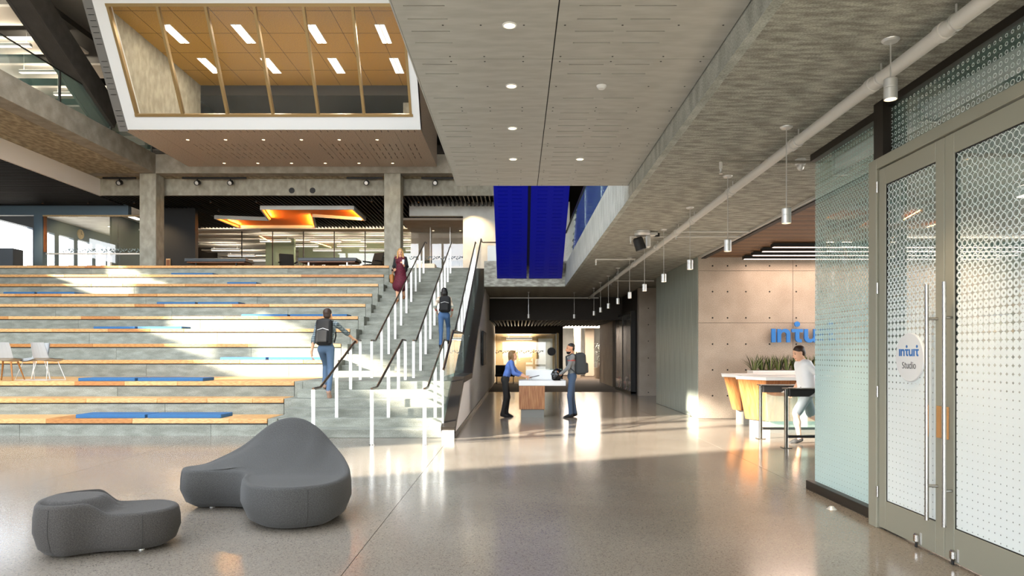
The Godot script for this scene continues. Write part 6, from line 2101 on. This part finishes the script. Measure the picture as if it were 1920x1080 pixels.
	# 3 girl climbing, cream sweater, jeans
	var girl := person("dark-haired woman in cream striped sweater climbing the upper stairs", V(-2.04, 0.0, 19.0), 0.0, {
		"h": 1.66, "female": true, "hip": Vector3(0.0, 2.64, 0.0), "lean": 0.10,
		"feet": [Vector3(-0.085, 1.79, 0.08), Vector3(0.09, 1.92, -0.25)], "toes": [Vector3(0, -0.5, -1), Vector3(0, -0.15, -1)],
		"hands": [Vector3(-0.22, 0.08, -0.12), Vector3(0.22, 0.05, -0.12)], "curl": [0.5, 0.5],
		"colors": [skin, Color(0.80, 0.74, 0.65), Color(0.24, 0.36, 0.52), Color(0.05, 0.05, 0.06), skin, dark, dark, Color(0.1, 0.1, 0.12), skin],
		"pattern": func(i: int, p: Vector3) -> Color:
			if i == 1:
				var y := p.y
				if y > 2.74 and y < 2.79:
					return Color(0.80, 0.42, 0.36)
				if y > 2.84 and y < 2.88:
					return Color(0.55, 0.58, 0.55)
				if y > 2.98 and y < 3.04:
					return Color(0.70, 0.62, 0.54)
				if y > 3.10:
					return Color(0.76, 0.66, 0.56)
				return Color(0.84, 0.79, 0.70)
			return [skin, skin, Color(0.25, 0.37, 0.53), Color(0.05, 0.05, 0.06), skin, dark, dark, Color(0.1, 0.1, 0.12), skin][i],
	}, [[1, Vector3(0, 0.05, 0.028), Vector3(0.09, 0.088, 0.105)], [1, Vector3(0, -0.02, 0.055), Vector3(0.088, 0.105, 0.07)], [0, Vector3(-0.07, 0.0, 0.0), Vector3(-0.075, -0.11, 0.01), 0.035, 0.028], [0, Vector3(0.07, 0.0, 0.0), Vector3(0.075, -0.11, 0.01), 0.035, 0.028]], M.hair_black)
	backpack("black backpack on the woman climbing the upper stairs", girl, Vector3(0.04, 2.70, 0.15), -0.1, Vector3(0.31, 0.44, 0.2), M.fabric_black)
	# 4 woman leaning at the greeting desk, seen from the side, facing right
	var host := person("woman in blue shirt and black trousers leaning on the greeting desk", V(-0.24, 0.0, 16.75), -PI / 2, {
		"h": 1.64, "female": true, "hip": Vector3(0.0, 0.925, 0.06), "lean": 0.36, "head_pitch": -0.02,
		"feet": [Vector3(-0.09, 0.085, 0.03), Vector3(0.09, 0.085, 0.12)], "toes": [Vector3(0, -0.25, -1), Vector3(0, -0.25, -1)],
		"hands": [Vector3(-0.05, 0.09, -0.52), Vector3(0.10, 0.09, -0.46)], "sleeve": 0.75, "elbows": [Vector3(-0.2, -1, 0.3), Vector3(0.2, -1, 0.3)], "curl": [0.5, 0.5], "palms": [Vector3(0.3, 1, 0), Vector3(-0.2, -1, 0)],
		"colors": [skin, Color(0.33, 0.45, 0.72), Color(0.06, 0.06, 0.065), Color(0.04, 0.04, 0.04), Color(0.7, 0.35, 0.33), dark, Color(0.35, 0.25, 0.15), Color(0.05, 0.05, 0.05), skin],
	}, [[1, Vector3(0, 0.055, 0.028), Vector3(0.084, 0.082, 0.1)], [1, Vector3(0, -0.01, 0.06), Vector3(0.082, 0.1, 0.068)], [0, Vector3(-0.072, 0.0, 0.01), Vector3(-0.078, -0.14, 0.02), 0.03, 0.024], [0, Vector3(0.072, 0.0, 0.01), Vector3(0.078, -0.14, 0.02), 0.03, 0.024], [0, Vector3(0, -0.05, 0.07), Vector3(0, -0.15, 0.07), 0.06, 0.045]], M.hair_dirty)
	solo("tablet", mb().obox(T(V(0.42, 1.0, 16.7), Basis(Vector3.BACK, 0.22)), Vector3(0.24, 0.012, 0.17), 0.004), M.black, "black tablet held by the woman at the greeting desk", "tablet")
	# 5 man standing at the desk, seen from the side, facing left
	var rider := person("bearded man in grey jacket and jeans standing at the greeting desk", V(1.32, 0.0, 16.72), PI / 2, {
		"h": 1.78, "hip": Vector3(0.0, 1.005, 0.02), "lean": 0.03, "head_pitch": 0.06, "beard": true,
		"feet": [Vector3(-0.10, 0.09, -0.02), Vector3(0.10, 0.09, 0.10)], "toes": [Vector3(0, -0.25, -1), Vector3(0.1, -0.25, -1)],
		"hands": [Vector3(-0.10, 0.05, -0.30), Vector3(0.16, 0.02, -0.27)], "curl": [0.5, 0.5], "palms": [Vector3(0.7, 0.3, -0.4), Vector3(-0.6, 0.3, -0.5)], "hand_dirs": [Vector3(0.3, 0.1, -1), Vector3(-0.3, 0.1, -1)],
		"colors": [Color(0.78, 0.56, 0.42), Color(0.47, 0.48, 0.48), Color(0.22, 0.29, 0.37), Color(0.05, 0.05, 0.055), Color(0.6, 0.35, 0.3), dark, Color(0.09, 0.065, 0.05), Color(0.12, 0.14, 0.2), Color(0.47, 0.48, 0.48)],
		"pattern": func(i: int, p: Vector3) -> Color:
			if i == 1 and p.y > 1.385 and p.y < 1.41:
				return Color(0.72, 0.2, 0.15)
			return [Color(0.78, 0.56, 0.42), Color(0.47, 0.48, 0.48), Color(0.24, 0.31, 0.40), Color(0.05, 0.05, 0.055), Color(0.6, 0.35, 0.3), dark, Color(0.09, 0.065, 0.05), Color(0.12, 0.14, 0.2), Color(0.47, 0.48, 0.48)][i],
	}, [[1, Vector3(0, 0.066, 0.026), Vector3(0.077, 0.068, 0.09)], [1, Vector3(0, 0.01, 0.06), Vector3(0.068, 0.07, 0.05)]], M.hair_black)
	backpack("large grey backpack on the bearded man at the desk", rider, Vector3(0.0, 1.05, 0.24), -0.06, Vector3(0.34, 0.52, 0.27), M.grey_bag)
	var hl := thing("motorcycle_helmet", "black motorcycle helmet resting on the greeting desk", "helmet", V(0.98, 0.905, 16.72))
	inst("shell", soft([[1, Vector3(0, 0.145, 0), Basis.IDENTITY, Vector3(0.145, 0.145, 0.125), 0], [2, Vector3(-0.05, 0.07, 0), Basis.IDENTITY, Vector3(0.09, 0.07, 0.1), 0.05, 0]], 0.012, 0.03), M.helmet, hl)
	inst("visor", soft([[1, Vector3(-0.045, 0.15, 0), Basis.IDENTITY, Vector3(0.115, 0.06, 0.112), 0]], 0.011, 0.02), M.table_grey, hl)
	inst("trim", bx(-0.09, 0.08, 0.0, 0.012, -0.085, 0.085, 0.004), M.fabric_black, hl)
	# 6 man walking through the turnstiles, to the left
	var walker := person("man in white t-shirt and grey shorts walking through the turnstiles", V(5.05, 0.0, 12.05), PI / 2, {
		"h": 1.76, "hip": Vector3(0.0, 0.93, 0.06), "lean": 0.16, "head_pitch": 0.35, "bare_legs": 1, "sleeve": 0.5,
		"feet": [Vector3(-0.08, 0.09, -0.10), Vector3(0.09, 0.26, 0.56)], "toes": [Vector3(0, -0.25, -1), Vector3(0, -0.95, -0.45)],
		"hands": [Vector3(-0.24, 0.0, 0.16), Vector3(0.24, -0.02, -0.14)], "curl": [0.5, 0.5],
		"extra": [[0, Vector3(-0.12, 1.36, 0.0), Vector3(-0.1, 0.99, 0.06), 0.11, 0.12, 1], [0, Vector3(0.12, 1.36, 0.0), Vector3(0.1, 0.99, 0.06), 0.11, 0.12, 1]],
		"colors": [Color(0.88, 0.69, 0.57), Color(0.90, 0.91, 0.92), Color(0.36, 0.38, 0.41), Color(0.17, 0.17, 0.18), Color(0.75, 0.45, 0.4), dark, Color(0.2, 0.13, 0.09), Color(0.8, 0.8, 0.8), skin],
	}, CAP, M.hair_brown)
